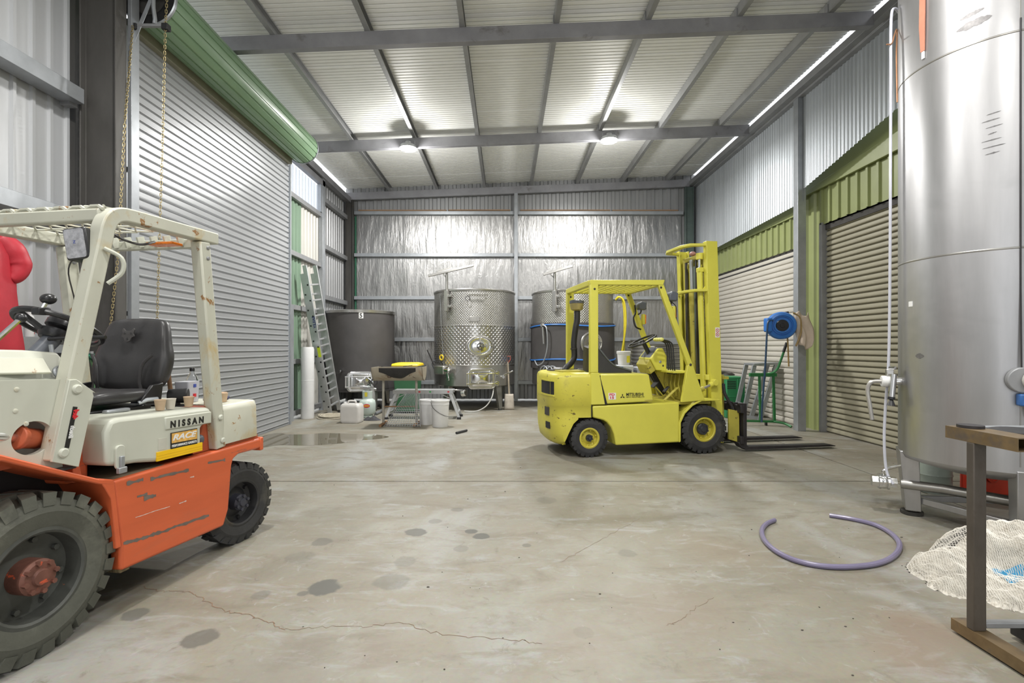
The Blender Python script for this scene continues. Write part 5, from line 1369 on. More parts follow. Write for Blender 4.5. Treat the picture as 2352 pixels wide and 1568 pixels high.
# outlet pipe and ball valve
MB().tube([(-.50, .20, .255), (-.30, .05, .255), (-.02, -.30, .25), (.06, -.36, .30), (.02, -.2, .42)], .038, 14).build('outlet_pipe', m_ssd, TB)
d = Vector((-.75, .35, 0)).normalized(); p = Vector((-.52, .22, .258))
vb = MB().cyl(p, p + d * .05, .042, n=6).build('valve_nut', m_pol, TB)
MB().sphere(p + d * .085, .058, 18, 12).build('valve_body', m_pol, vb)
MB().cyl(p + d * .05, p + d * .065, .062, n=20).build('valve_flange', m_pol, vb); MB().cyl(p + d * .105, p + d * .12, .062, n=20).build('valve_flange', m_pol, vb)
MB().cyl(p + d * .12, p + d * .165, .046, n=6).build('valve_nut', m_pol, vb)
MB().tube(spline([p + d * .085 + Vector((0, 0, .05)), p + d * .085 + Vector((.0, 0, .085)), p + d * .06 + Vector((.03, -.02, .12)), p + Vector((.05, -.03, .15)), p + Vector((.11, -.05, .165))], 5), .010, 8).build('valve_lever', m_pol, vb)
# sample valve on the left flank
Mx = cyl_frame((0, 0), Rb, -113, 1.07)
sv = on(MB().cyl((0, 0, 0), (0, 0, .09), .030, n=16), Mx).build('sample_valve', m_pol, TB)
on(MB().cyl((0, 0, .07), (0, 0, .13), .045, n=18), Mx).build('valve_bonnet', m_white, sv, bevel=.006)
on(MB().tube(spline([(0, 0, .12), (-.02, -.01, .19), (-.03, -.08, .215), (-.03, -.20, .20), (-.03, -.32, .185)], 5), .016, 10), Mx).build('spout', M('grey_spout', (.45, .44, .42), .35, .6), sv)
on(MB().cyl((.05, .06, .06), (.07, -.12, .08), .022, n=14), Mx).build('handle_grip', m_pol, sv)
on(MB().cyl((.07, -.12, .08), (.072, -.14, .082), .024, n=14), Mx).build('handle_grip', m_plast, sv)
on(MB().cyl((.07, -.14, .082), (.075, -.19, .085), .012, .03, n=12), Mx).build('handle_knob', m_plast, sv)
on(MB().box(-.02, .02, .04, .10, .05, .10), Mx).build('valve_block', m_ss, sv, bevel=.005)
on(MB().cyl((.02, .11, .08), (.05, .11, .05), .014, n=10), Mx).build('valve_block', m_pol, sv)
# agitator motor at the right edge
Mx = cyl_frame((0, 0), Rb, -27, 1.13)
mo = on(MB().cyl((0, 0, 0), (0, 0, .05), .085, n=28), Mx).build('drive_flange', m_galv_d, TB, bevel=.006)
on(MB().cyl((.05, 0, .05), (.05, 0, .12), .07, n=24), Mx).build('drive_guard', M('pale_plastic', (.6, .58, .54), .4), mo, bevel=.01)
for k in range(20):
    a = 2 * PI * k / 20; on(MB().box(.05 + .05 * math.cos(a) - .004, .05 + .05 * math.cos(a) + .004, .05 * math.sin(a) - .008, .05 * math.sin(a) + .008, .118, .122), Mx).build('vent_slot', m_plast, mo)
on(MB().box(-.03, .14, -.17, -.09, 0, .07), Mx).build('drive_box', M('blue_paint', (.03, .12, .35), .4), mo, bevel=.01)
on(MB().cyl((.05, -.17, .04), (.05, -.24, .04), .04, .03, n=14), Mx).build('drive_outlet', m_ss, mo)
on(MB().tube([(-.01, .05, .03), (-.005, .6, .004), (-.005, 2.4, .004)], .005, 6), Mx).build('drive_cable', m_iron, mo)
# peeling salmon tape down the shell, white label
m_tape2 = M('salmon_tape', (.48, .20, .13), .5, 0, .12, 8)
tp = thing('tape_strip', 'salmon coloured strip hanging down the tall tank near its top', 'tape', (3.66, 3.74, 0))
Mx = cyl_frame((0, 0), Rb, -84, 0)
on(MB().loft([[(-.018, 3.56, .012), (.014, 3.56, .012), (.014, 3.56, .006), (-.018, 3.56, .006)], [(-.026, 3.75, .016), (.018, 3.75, .016), (.018, 3.75, .008), (-.026, 3.75, .008)], [(-.020, 4.3, .012), (.022, 4.3, .012), (.022, 4.3, .005), (-.020, 4.3, .005)]]), Mx).build('strip', m_tape2, tp)
on(MB().box(-.012, .010, 3.505, 3.56, .004, .010), Mx).build('strip_end', m_white, tp)
on(MB().box(-.02, .02, 1.66, 1.70, .0, .004), cyl_frame((0, 0), Rb, -97, 0)).build('label_scrap', m_white, TB)
# clear hose hanging from the top of the tank
ch = thing('clear_hose', 'clear plastic hose hanging down the left flank of the tall tank', 'hose', (3.12, 4.02, 0))
def sky(u, v, Y): return Vector(((u - 1163) / 1130 * Y - 3.12, Y - 4.02, 1.35 - (v - 796) / 1130 * Y))
MB().tube(spline([sky(2072, 40, 4.08), sky(2056, 20, 4.04), sky(2047, 45, 4.02), sky(2046, 200, 4.0), sky(2045, 480, 4.0), sky(2042, 800, 4.0), sky(2034, 930, 4.0), sky(2031, 1010, 4.0), sky(2036, 1080, 3.98), sky(2052, 1112, 3.92)], 6), .0105, 8).build('hose', M('clear_vinyl', (.50, .51, .57), .18, 0, .05), ch)
MB().tube(spline([sky(2036, 102, 4.0), sky(2048, 100, 4.0), sky(2054, 82, 4.02), sky(2060, 70, 4.05), sky(2059, 130, 4.06), sky(2061, 235, 4.06)], 5), .006, 6).build('wire_tie', M('copper_wire', (.42, .22, .12), .4, .6), ch)
# ------------------------------------------------------------------ loose things at the back left
m_alu = M('aluminium', (.55, .56, .57), .36, .7, .08, 10)
m_wplast = M('white_plastic', (.66, .66, .66), .4, 0, .05, 5, dirt=(.52, .50, .46), da=.64)
m_tplast = M('translucent_plastic', (.62, .60, .58), .35, 0, .05, 5, dirt=(.50, .40, .33), da=.62)
# extension ladder leaning on the left wall
LD = thing('ladder', 'aluminium extension ladder leaning on the left wall beside the dark tank', 'ladder', (-3.46, 9.93, 0))
def ladder(off, L0, L1, name_sfx=''):
    bot = Vector((0, 0, .02)); top = Vector((-.34, -.42, 2.93)); ax = (top - bot).normalized()
    side = Vector((.12, .99, 0)); side = (side - ax * side.dot(ax)).normalized(); nrm = ax.cross(side)
    for s_ in (-.5, .5):
        c = side * (s_ * .40) + nrm * off
        st = MB().bar(bot + ax * L0 + c, bot + ax * L1 + c, .028, .085, nrm).build('stile', m_alu, LD, bevel=.004)
    n = int((L1 - L0) / .30)
    for k in range(n):
        p = bot + ax * (L0 + .18 + .30 * k) + nrm * off
        MB().bar(p - side * .20, p + side * .20, .034, .034, nrm).build('rung', m_alu, LD, bevel=.006)
        e = p + side * (-.2145)
        MB().cyl(e, e - side * .004, .018, n=6).build('rung_end', m_plast, LD)
    return bot, ax, side, nrm
b0, ax, side, nrm = ladder(0, 0, 2.95); ladder(.075, .12, 2.80)
for s_ in (-.5, .5): MB().box(-.02 + side.x * s_ * .4, .04 + side.x * s_ * .4, -.04 + side.y * s_ * .4, .04 + side.y * s_ * .4, 0, .03).build('ladder_foot', m_rub, LD)
e0 = b0 + ax * 1.70 - side * .2148
text_mesh('lettering', 'BAILEY', .075, M('navy_print', (.02, .03, .18), .5), LD, frame(e0 + ax * .28 + nrm * -.027, -ax, nrm), bold=.002)
MB().bar(b0 + ax * 1.18 - side * .2150, b0 + ax * 1.38 - side * .2150, .003, .06, nrm).build('safety_sticker', M('lime_sticker', (.55, .68, .02), .5), LD)
# foam roll
wr_ = thing('foam_roll', 'tall white plastic-wrapped roll standing by the left wall', 'roll', (-3.75, 9.28, 0))
MB().lathe([(0, 0), (.112, 0), (.118, .02), (.117, .62), (.119, .64), (.118, 1.30), (.105, 1.345), (.06, 1.335), (.03, 1.30), (0, 1.30)], n=32).build('roll', m_wplast, wr_, smooth=50)
MB().lathe([(.1185, .70), (.1205, .71), (.1205, .72), (.1185, .73)], n=32).build('wrap_edge', m_wplast, wr_)
# coil of rope
rc_ = thing('rope_coil', 'coil of pale rope lying on the floor at the foot of the ladder', 'rope', (-3.32, 9.36, 0))
m_rope = M('pale_rope', (.42, .38, .30), .8, 0, .15, 40, bmp=.4, bs=120)
pts = []
rr_ = random.Random(3)
for k in range(9):
    for j in range(18):
        a = 2 * PI * j / 18; r = .15 + .016 * k + .012 * math.sin(3 * a + k)
        pts.append((r * math.cos(a) + .02 * math.sin(k), (r * math.sin(a)) * .95, .015 + .012 * (k % 4) + .008 * math.sin(2 * a + k)))
pts += [(.30, -.05, .014), (.40, -.02, .012)]
MB().tube(pts, .013, 6).build('rope', m_rope, rc_)
# jerry can
jc = thing('jerry_can', 'white plastic jerry can on the floor beside the gas bottle', 'jerry can', (-2.76, 8.80, 0), R(-6))
mb = MB()
def jr(s_, z): return [(x, y, z) for x, y in rrect(-.18 * s_, .18 * s_, -.13 * s_, .13 * s_, .05 * s_, 5)]
mb.loft([jr(.90, 0), jr(.97, .015), jr(1, .05), jr(.985, .09), jr(1, .11), jr(1, .27), jr(.96, .31), jr(.85, .335)])
mb.build('body', m_tplast, jc, smooth=50)
MB().tube(spline([(-.07, 0, .33), (-.065, 0, .375), (.0, 0, .385), (.065, 0, .375), (.07, 0, .33)], 5), .016, 8).build('handle', m_tplast, jc)
MB().cyl((-.125, 0, .325), (-.125, 0, .365), .030, n=16).build('cap', m_wplast, jc, bevel=.004)
# gas bottle
gb = thing('gas_bottle', 'pale green gas bottle with collar and red label', 'gas bottle', (-2.66, 9.42, 0))
m_gas = M('mint_paint', (.50, .58, .54), .35, 0, .04)
MB().lathe([(.10, .0), (.11, .0), (.11, .035), (.10, .045)], n=28).build('foot_ring', m_gas, gb)
MB().lathe([(0, .04), (.09, .045), (.14, .075), (.155, .12), (.155, .27), (.14, .325), (.09, .36), (.03, .375), (0, .375)], n=36).build('body', m_gas, gb, smooth=60)
MB().lathe([(.085, .355), (.092, .36), (.095, .50), (.088, .505), (.085, .50)], n=28, a0=R(-35), a1=R(215)).build('collar', m_gas, gb)
vv = MB().cyl((0, 0, .37), (0, 0, .43), .018, n=12).build('valve', M('brass', (.45, .33, .12), .3, .9), gb)
MB().cyl((0, 0, .43), (0, 0, .465), .032, n=12).build('valve_wheel', m_plast, vv, bevel=.004)
Mx = cyl_frame((0, 0), .157, 10, .235)
on(MB().loft([[(x * .062, y * .034, 0) for x, y in [(math.cos(2 * PI * i / 20), math.sin(2 * PI * i / 20)) for i in range(20)]], [(x * .060, y * .032, .003) for x, y in [(math.cos(2 * PI * i / 20), math.sin(2 * PI * i / 20)) for i in range(20)]]]), Mx).build('label', m_red, gb)
on(MB().box(-.045, .045, -.010, .010, .002, .0045), Mx).build('label_band', M('label_yellow', (.75, .55, .05), .5), gb)
on(MB().box(-.04, .01, .17, .25, -.05, -.045), Mx).build('tag', M('tag_yellow', (.70, .60, .04), .5), gb)
# dark cloth on floor
def lump(name, label, cat, c, rx, ry, h, mat, seed, n=26, group=None):
    o = MB().grid(n, n, lambda u, w: (0, 0, 0))
    vs = []
    for j in range(n + 1):
        for i in range(n + 1):
            a, b_ = 2 * i / n - 1, 2 * j / n - 1
            # square to disc
            x = a * math.sqrt(1 - b_ * b_ / 2); y = b_ * math.sqrt(1 - a * a / 2); r = min(1, math.hypot(x, y))
            k = 1 + .22 * mnoise.noise((math.atan2(y, x) * 1.3, seed, 3.0))
            z = h * (1 - r ** 2.2) * (.62 + .6 * mnoise.noise((x * 2.2 + seed, y * 2.2, seed))) + h * .25 * abs(mnoise.noise((x * 6, y * 6, seed + 9))) * (1 - r ** 4)
            vs.append((x * rx * k, y * ry * k, max(.002, z)))
    o.v = vs
    ob = o.build(name, mat, None, smooth=80)
    m_ = ob.modifiers.new('solid', 'SOLIDIFY'); m_.thickness = .006
    ob.location = c
    return tag(ob, label, cat, group) if label else ob
m_dcloth = M('charcoal_cloth', (.045, .045, .05), .8, 0, .2, 20, bmp=.3)
lump('cloth', 'crumpled charcoal cloth on the floor between jerry can and grill', 'cloth', (-2.47, 9.05, 0), .17, .10, .09, m_dcloth, 4.0)
gh = tag(MB().tube(spline([fl(808, 947, .03), fl(818, 944, .03), fl(840, 938, .03), fl(872, 930, .03), fl(880, 940, .03), fl(862, 950, .03)], 6), .030, 10).build('suction_hose', M('grey_ribbed_hose', (.17, .18, .19), .45, 0, .1)), 'grey suction hose lying behind the jerry can and gas bottle', 'hose')
# half-drum grill
GR = thing('drum_grill', 'rusty cream half-drum grill on a pipe stand', 'grill', (-1.84, 8.48, 0))
m_grl = M('rusty_cream_drum', (.36, .32, .25), .6, 0, .15, 5, scuff=(.10, .06, .04), sa=.60, ss=7, dirt=(.24, .15, .085), da=.54)
m_soot = M('soot', (.025, .023, .023), .8, 0, .3, 8, dirt=(.16, .11, .07), da=.60)
arc = [(-.235 * math.cos(a), -.235 * math.sin(a)) for a in [PI * i / 18 for i in range(19)]]
arc_i = [(x * .97, z * .97) for x, z in reversed(arc)]
MB().prism([(y, 1.0 + z) for y, z in arc + arc_i], -.43, .43, 'yz').build('drum_half', m_grl, GR, smooth=40)
for x in (-.43, .42): MB().prism([(y, 1.0 + z) for y, z in arc], x, x + .01, 'yz').build('drum_end', m_grl, GR, smooth=40)
MB().prism([(y * .955, 1.0 + z * .955) for y, z in arc if z < -.02], -.40, .40, 'yz').build('ash_bed', m_soot, GR, smooth=40)
# scorched skin on the front
arc2 = [(-.238 * math.cos(a), -.238 * math.sin(a)) for a in [R(3 + 45 * i / 10) for i in range(11)]]
nx = 22; vs = []
for i in range(nx + 1):
    x = -.30 + .62 * i / nx
    lim = .35 + .6 * math.sin(PI * i / nx) + .25 * mnoise.noise((x * 6, 1.3, 0))
    for k in range(8):
        a = R(2 + 46 * max(.02, lim) * k / 7); vs.append((x, -.2375 * math.cos(a), 1.0 - .2375 * math.sin(a)))
MB().add(vs, [(i * 8 + k, i * 8 + k + 1, (i + 1) * 8 + k + 1, (i + 1) * 8 + k) for i in range(nx) for k in range(7)]).build('scorch_patch', m_soot, GR)
for x in (-.28, .29):
    MB().cyl((x, 0, .03), (x, 0, .79), .022, n=14).build('leg', M('grimy_pipe', (.33, .31, .27), .5, .2, .15, 6), GR)
    MB().cyl((x, -.22, .025), (x, .22, .025), .025, n=14).build('foot', m_orust if False else M('rusty_pipe', (.25, .14, .07), .6, .2, .25, 10), GR)
MB().cyl((-.28, 0, .32), (.29, 0, .32), .011, n=10).build('stretcher', MATS['rusty_pipe'], GR)
for x in (-.25, .12, .36): MB().cyl((x, -.25, 1.02), (x + .05, .25, 1.02), .006, n=6).build('grill_bar', m_iron, GR)
# wire rack leaning on the stand
WRK = thing('wire_rack', 'thin wire rack leaning against the grill stand', 'rack', (-1.70, 8.30, 0))
P0 = [Vector((-.36, -.02, .012)), Vector((.26, -.06, .012)), Vector((.20, .16, .55)), Vector((-.02, .17, .55))]
MB().tube(P0, .007, 6, closed=True).build('rim_wire', m_galv_d, WRK)
for k in range(1, 14):
    s_ = k / 14; MB().tube([P0[0].lerp(P0[1], s_), P0[3].lerp(P0[2], s_)], .004, 5).build('wire', m_galv, WRK)
for k in range(1, 10):
    s_ = k / 18; MB().tube([P0[0].lerp(P0[3], s_), P0[1].lerp(P0[2], s_)], .004, 5).build('cross_wire', m_galv, WRK)
# work platform
WP = thing('work_platform', 'folding aluminium work platform behind the white buckets', 'platform', (-1.56, 9.35, 0))
MB().box(-.56, .56, -.16, .16, .49, .535).build('deck', m_alu, WP, bevel=.006)
for y in (-.165, .155): MB().box(-.56, .56, y, y + .01, .47, .54).build('deck_edge', m_alu, WP)
for x, col in ((-.08, m_red), (.12, M('green_print', (.05, .4, .1), .5)), (.46, m_red)): MB().box(x, x + .035, -.1672, -.165, .495, .52).build('sticker', col, WP)
for s_ in (-1, 1):
    for y in (-.13, .13):
        lg = MB().bar((s_ * .50, y, .49), (s_ * .68, y * 1.5, .03), .05, .028, (0, 1, 0)).build('leg', m_alu, WP, bevel=.004)
        MB().box(s_ * .68 - .035, s_ * .68 + .035, y * 1.5 - .03, y * 1.5 + .03, 0, .04).build('foot', m_rub, lg)
    for f in (.42, .80): MB().bar((s_ * (.5 + .18 * f), -.13 - .065 * f, .49 - .46 * f), (s_ * (.5 + .18 * f), .13 + .065 * f, .49 - .46 * f), .05, .022).build('rung', m_alu, WP)
    MB().bar((s_ * .30, -.12, .48), (s_ * .555, -.14, .36), .02, .015).build('brace', m_alu, WP)
# buckets
def bucket(x, y, r, h, label, mat, handle=True, lid=False):
    B = thing('bucket', label, 'bucket', (x, y, 0), 0, 'white plastic buckets')
    pf = [(0, .004), (r * .84, 0), (r * .87, .01), (r * .97, h * .80), (r * 1.0, h * .81), (r * 1.0, h * .86), (r * .985, h * .87), (r * 1.0, h * .93), (r * 1.04, h * .94), (r * 1.04, h * .985), (r * 1.0, h), (r * .97, h * .985)]
    pf += [(r * .84, .02), (0, .02)] if not lid else [(r * .9, h * .985), (0, h * .985)]
    MB().lathe(pf, n=36).build('pail', mat, B, smooth=40)
    if handle:
        MB().tube(spline([(-r * 1.03, -.02, h * .90), (-r * .7, -r * .75, h * .72), (0, -r * 1.07, h * .55), (r * .7, -r * .78, h * .42), (r * 1.0, -.1, h * .40)], 5), .004, 6).build('handle', m_iron, B)
    return B
bucket(-1.12, 8.34, .152, .455, 'white plastic bucket with wire handle, nearer of the two beside the grill', m_wplast)
bucket(-1.39, 8.60, .140, .43, 'white plastic bucket half behind another one, closer to the grill leg', m_wplast, False)
# wheelie bin
WB = thing('wheelie_bin', 'green wheelie bin with a yellow lid behind the grill', 'bin', (-2.03, 10.15, 0))
m_bing = M('green_bin_plastic', (.045, .16, .075), .45, 0, .05)
m_biny = M('yellow_bin_lid', (.80, .56, .015), .4, 0, .03)
def br(w, d, z, dy=0): return [(x, y + dy, z) for x, y in rrect(-w, w, -d, d, .04, 4)]
MB().loft([br(.20, .22, .05), br(.255, .28, .90), br(.275, .31, .905), br(.275, .31, .95), br(.25, .28, .955)]).build('body', m_bing, WB, smooth=40)
MB().loft([br(.28, .315, .95), br(.285, .32, .975), br(.27, .30, 1.005), br(.20, .22, 1.025)]).build('lid', m_biny, WB, smooth=40)
for x in (-.24, .24): MB().cyl((x - .025, .26, .10), (x + .025, .26, .10), .10, n=20).build('wheel', m_rub, WB)
MB().bar((-.20, .345, .97), (.20, .345, .97), .03, .03).build('handle', m_bing, WB)
# shovel against the middle tank
SH = thing('shovel', 'worn shovel leaning upright against the leg of the middle tank', 'shovel', (.06, 10.52, 0))
MB().cyl((0, .10, .32), (-.03, .16, 1.02), .018, n=10).build('shaft', M('worn_wood', (.42, .36, .28), .7, 0, .2, 12, stretch=(1, 1, .2)), SH)
MB().grid(8, 8, lambda u, w: ((u - .5) * .22 * (1 - .12 * w), .02 + .08 * w + .05 * abs(u - .5) ** 1.5 - .03, .005 + .33 * w)).build('blade', M('rusted_blade', (.40, .36, .31), .55, .3, .2, 8, dirt=(.22, .14, .08), da=.56), SH).modifiers.new('s', 'SOLIDIFY').thickness = .004
MB().tube([(-.03, .16, 1.0), (-.08, .16, 1.08), (-.08, .16, 1.14), (.03, .17, 1.14), (.03, .17, 1.08), (-.02, .16, 1.0)], .013, 8).build('grip', M('red_grip', (.30, .08, .06), .5), SH)
# odd pipe on floor
tag(MB().tube([fl(1048, 994, .02), fl(1072, 988, .02)], .018, 10).build('pipe_offcut', m_rub), 'short black pipe offcut lying alone on the open floor', 'pipe')

# ------------------------------------------------------------------ things seen through and behind the yellow forklift
BX = []
for k, (x, y, z, w, d_, h, lab, col) in enumerate(((2.02, 8.75, 0, .40, .36, .52, 'cream carton under the white carton, behind the forklift seat', (.52, .49, .43)), (2.02, 8.73, .522, .38, .34, .50, 'white carton with blue print topping the stack behind the forklift seat', (.62, .64, .68)),
                                                  (2.46, 8.74, 0, .40, .36, .55, 'pale carton under the grey lidded carton, behind the steering column', (.55, .53, .50)), (2.46, 8.72, .552, .36, .34, .44, 'grey lidded carton behind the steering column', (.46, .48, .53)))):
    B = thing('carton', lab, 'box', (x, y, z), 0, 'cartons behind the yellow forklift')
    mt = M('carton_%d' % k, col, .6, 0, .05, 4)
    MB().box(-w / 2, w / 2, -d_ / 2, d_ / 2, 0, h).build('body', mt, B, bevel=.006)
    MB().box(-w / 2 - .004, w / 2 + .004, -d_ / 2 - .004, d_ / 2 + .004, h - .06, h - .012).build('lid_band', mt, B, bevel=.003)
    if k == 1:
        for x_ in (-.16, -.06): MB().box(x_, x_ + .07, -d_ / 2 - .0055, -d_ / 2 - .003, h - .05, h - .02).build('print', m_bluehose, B)
        MB().box(.03, .13, -d_ / 2 - .003, -d_ / 2 - .0005, h - .16, h - .10).build('print', M('orange_print', (.7, .25, .05), .5), B)
BK = thing('bucket', 'small white tub with yellow label standing on the white carton', 'bucket', (2.08, 8.72, 1.023), 0, 'white plastic buckets')
MB().lathe([(0, 0), (.095, 0), (.115, .20), (.125, .205), (.125, .245), (.11, .25), (0, .25)], n=30).build('pail', m_wplast, BK, smooth=40)
on(MB().box(-.02, .05, -.06, .06, 0, .003), cyl_frame((0, 0), .108, 25, .11)).build('label', M('label_lemon', (.75, .68, .05), .5), BK)
CT = thing('small_carton', 'small white box standing on the grey carton', 'box', (2.48, 8.72, .993))
MB().box(-.13, .13, -.10, .10, 0, .10).build('body', m_wplast, CT, bevel=.008)
MB().box(-.10, -.02, -.1025, -.1, .02, .08).build('label', MATS['label_yellow'], CT)
RT_ = thing('corrugated_drum', 'grey corrugated metal drum behind the lever bank of the forklift', 'drum', (3.10, 10.15, 0))
pf = [(0, 0), (.50, 0)]
for k in range(19): pf += [(.50, .03 + .075 * k), (.518, .05 + .075 * k), (.518, .075 + .075 * k), (.50, .09 + .075 * k)]
pf += [(.53, 1.46), (.53, 1.49), (0, 1.49)]
MB().lathe(pf, n=48).build('body', m_ssd, RT_, smooth=25)
MB().box(-.52, .52, -.54, -.50, 1.40, 1.50).build('top_rail', m_galv, RT_)

# ------------------------------------------------------------------ right-hand corner
TP = lump('tarp_covered_stack', 'grey tarpaulin thrown over a stack by the cream roller door', 'tarp', (4.38, 10.42, 0), .60, .56, .75, M('grey_tarp', (.115, .11, .10), .6, 0, .12, 6, bmp=.3, bs=12), 2.0, 36)
vs = TP.data.vertices
for v_ in vs:
    r = min(1, math.hypot(v_.co.x / .62, v_.co.y / .58)); zt = .86 - .10 * max(0, v_.co.x + .2)
    v_.co.z = zt * (1 - max(0, (r - .62) / .38) ** 2.2) + .05 * mnoise.noise((v_.co.x * 5, v_.co.y * 5, 2)); v_.co.z = max(.004, v_.co.z)
    if r > .7:
        a = math.atan2(v_.co.y, v_.co.x); f = 1 + .06 * math.sin(a * 9); v_.co.x *= .88 * f; v_.co.y *= .88 * f
GC = thing('plastic_crate', 'green slatted plastic crate behind the fork carriage', 'crate', (4.33, 9.50, 0))
m_gc = M('green_crate_plastic', (.03, .22, .085), .4, 0, .05)
MB().box(-.18, .18, -.22, .22, 0, .775).build('body', m_gc, GC, bevel=.02)
MB().box(-.188, .188, -.228, .228, .74, .78).build('rim', m_gc, GC, bevel=.008)
for k in range(5): MB().box(-.165, .0, -.2245, -.219, .56 + .032 * k, .574 + .032 * k).build('vent_slot', m_black, GC)
for k in range(5): MB().box(.025 + .030 * k, .04 + .030 * k, -.232, -.219, .02, .74).build('rib', m_gc, GC, bevel=.004)
for k in range(3): MB().box(-.165, .01, -.226, -.219, .12 + .14 * k, .135 + .14 * k).build('rib', m_gc, GC, bevel=.003)
# step trestle
TS = thing('trestle', 'grey metal trestle standing open by the cream door', 'trestle', (4.55, 8.85, 0))
for dy in (0, .30):
    MB().bar((-.09, dy, 1.01), (-.30, dy + .02, .03), .035, .075, (1, 0, 0)).build('leg', m_galv, TS, bevel=.004)
    MB().bar((.30, dy - .02, 1.03), (-.03, dy - .06, .03), .035, .075, (1, 0, 0)).build('leg', m_galv, TS, bevel=.004)
MB().bar((-.12, .14, 1.03), (.33, .14, 1.05), .38, .04).build('top', m_galv, TS, bevel=.004)
MB().bar((-.29, .02, .10), (-.04, -.05, .07), .03, .05).build('stretcher', m_galv, TS)
MB().bar((-.24, .32, .30), (-.24, .0, .30), .03, .05).build('stretcher', m_galv, TS)
MB().bar((.10, .28, .40), (.10, -.04, .40), .03, .05).build('stretcher', m_galv, TS)
# green sack trolley
TG = thing('sack_trolley', 'green tube-framed trolley with a black-gripped handle in front of the trestle', 'trolley', (4.42, 8.42, 0))
m_tg = M('green_enamel', (.025, .17, .05), .4, 0, .1)
for x in (-.07, .17):
    MB().bar((x - .02, 0, .86), (x, 0, .06), .035, .035).build('upright', m_tg, TG, bevel=.004)
MB().bar((-.26, 0, .87), (.20, 0, .87), .05, .06).build('cross_member', m_tg, TG, bevel=.004)
MB().tube(spline([(-.02, 0, .88), (.12, -.02, .90), (.20, -.04, .98), (.25, -.05, 1.12), (.30, -.06, 1.28)], 6), .020, 8).build('handle', m_tg, TG)
MB().cyl((.29, -.06, 1.26), (.34, -.07, 1.42), .024, n=12).build('grip', m_rub, TG, bevel=.004)
MB().bar((-.62, -.02, .09), (.20, 0, .07), .03, .035).build('base_bar', m_tg, TG)
MB().tube(spline([(.15, 0, .07), (.26, -.12, .06), (.32, -.24, .02)], 5), .020, 8).build('base_foot', m_tg, TG)
MB().bar((.04, .03, .0), (.04, .03, .08), .04, .03).build('base_foot', m_plast, TG)
# hose reel on the post
HR = thing('hose_reel', 'blue retractable hose reel fixed to the grey post', 'hose reel', (4.31, 7.72, 1.68))
m_hb = M('blue_reel_plastic', (.03, .16, .52), .35, 0, .05)
ax_ = Vector((-.30, -.95, 0)).normalized()
MB().lathe([(0, -.085), (.16, -.085), (.20, -.07), (.215, -.04), (.215, .04), (.20, .07), (.16, .085), (.155, .075), (.12, .075), (.115, .09), (0, .09)], (0, 0, 0), ax_, 44).build('drum', m_hb, HR, smooth=35)
MB().lathe([(0, .112), (.03, .112), (.035, .10), (.085, .10), (.095, .085)], (0, 0, 0), ax_, 28).build('hub', m_plast, HR, smooth=35)
MB().torus(Vector((0, 0, 0)) + ax_ * .08, ax_, .14, .008, 40, 6).build('groove_ring', M('darker_blue', (.02, .11, .40), .4), HR)
MB().box(-.25, -.16, -.06, .06, -.10, .12).build('outlet_box', m_hb, HR, bevel=.02)
MB().bar((.10, .12, .0), (.36, .20, .0), .06, .20).build('bracket', m_galv_d, HR, bevel=.004)
MB().bar((-.05, .05, .18), (.20, .15, .22), .02, .03).build('bracket', m_plast, HR)
RH = thing('reel_hose', 'dark blue air hose hanging from the blue reel to the floor', 'hose', (4.06, 7.66, 0))
MB().tube(spline([(.10, .02, 1.76), (.02, 0, 1.74), (.0, 0, 1.60), (-.005, .05, 1.0), (.0, .15, .4), (.02, .2, .15)], 6), .014, 8).build('hose', M('dark_blue_hose', (.03, .07, .14), .4), RH)
BH = thing('brown_hose', 'short brown hose ends dangling below the blue reel', 'hose', (4.42, 7.70, 0))
m_brn = M('brown_rubber', (.30, .20, .07), .5)
MB().tube(spline([(-.02, 0, 1.50), (-.01, 0, 1.30), (.0, 0, 1.04)], 5), .012, 8).build('hose', m_brn, BH)
MB().tube(spline([(.07, .0, 1.88), (.16, -.02, 1.80), (.18, -.02, 1.58), (.10, -.02, 1.36)], 5), .014, 8).build('hose', m_brn, BH)
RG = thing('rag', 'pale pink rag hung beside the blue hose reel', 'rag', (4.66, 7.70, 1.35))
MB().grid(12, 16, lambda u, w: ((u - .5) * .26 * (1 - .35 * abs(w - .55)) + .03 * math.sin(w * 5), .03 * math.sin(u * 11 + w * 3) + .02 * mnoise.noise((u * 4, w * 4, 0)), .52 * w + .04 * math.sin(u * 7) - .05 * (1 - w) * abs(u - .5))).build('cloth', M('pink_beige_cloth', (.56, .47, .38), .85, 0, .08), RG, smooth=80).modifiers.new('s', 'SOLIDIFY').thickness = .004

# ------------------------------------------------------------------ foreground right
tag(MB().tube(spline([fl(*p, .016) for p in ((1779, 1194), (1760, 1203), (1750, 1218), (1756, 1240), (1778, 1262), (1812, 1281), (1855, 1294), (1905, 1301), (1960, 1301), (2010, 1295), (2045, 1282), (2064, 1263), (2064, 1243), (2043, 1222), (2010, 1205), (1960, 1192), (1905, 1183))], 6), .0165, 10).build('floor_hose', M('lilac_vinyl_hose', (.18, .16, .25), .3, 0, .08)), 'lilac plastic hose lying in an open loop on the concrete floor', 'hose')
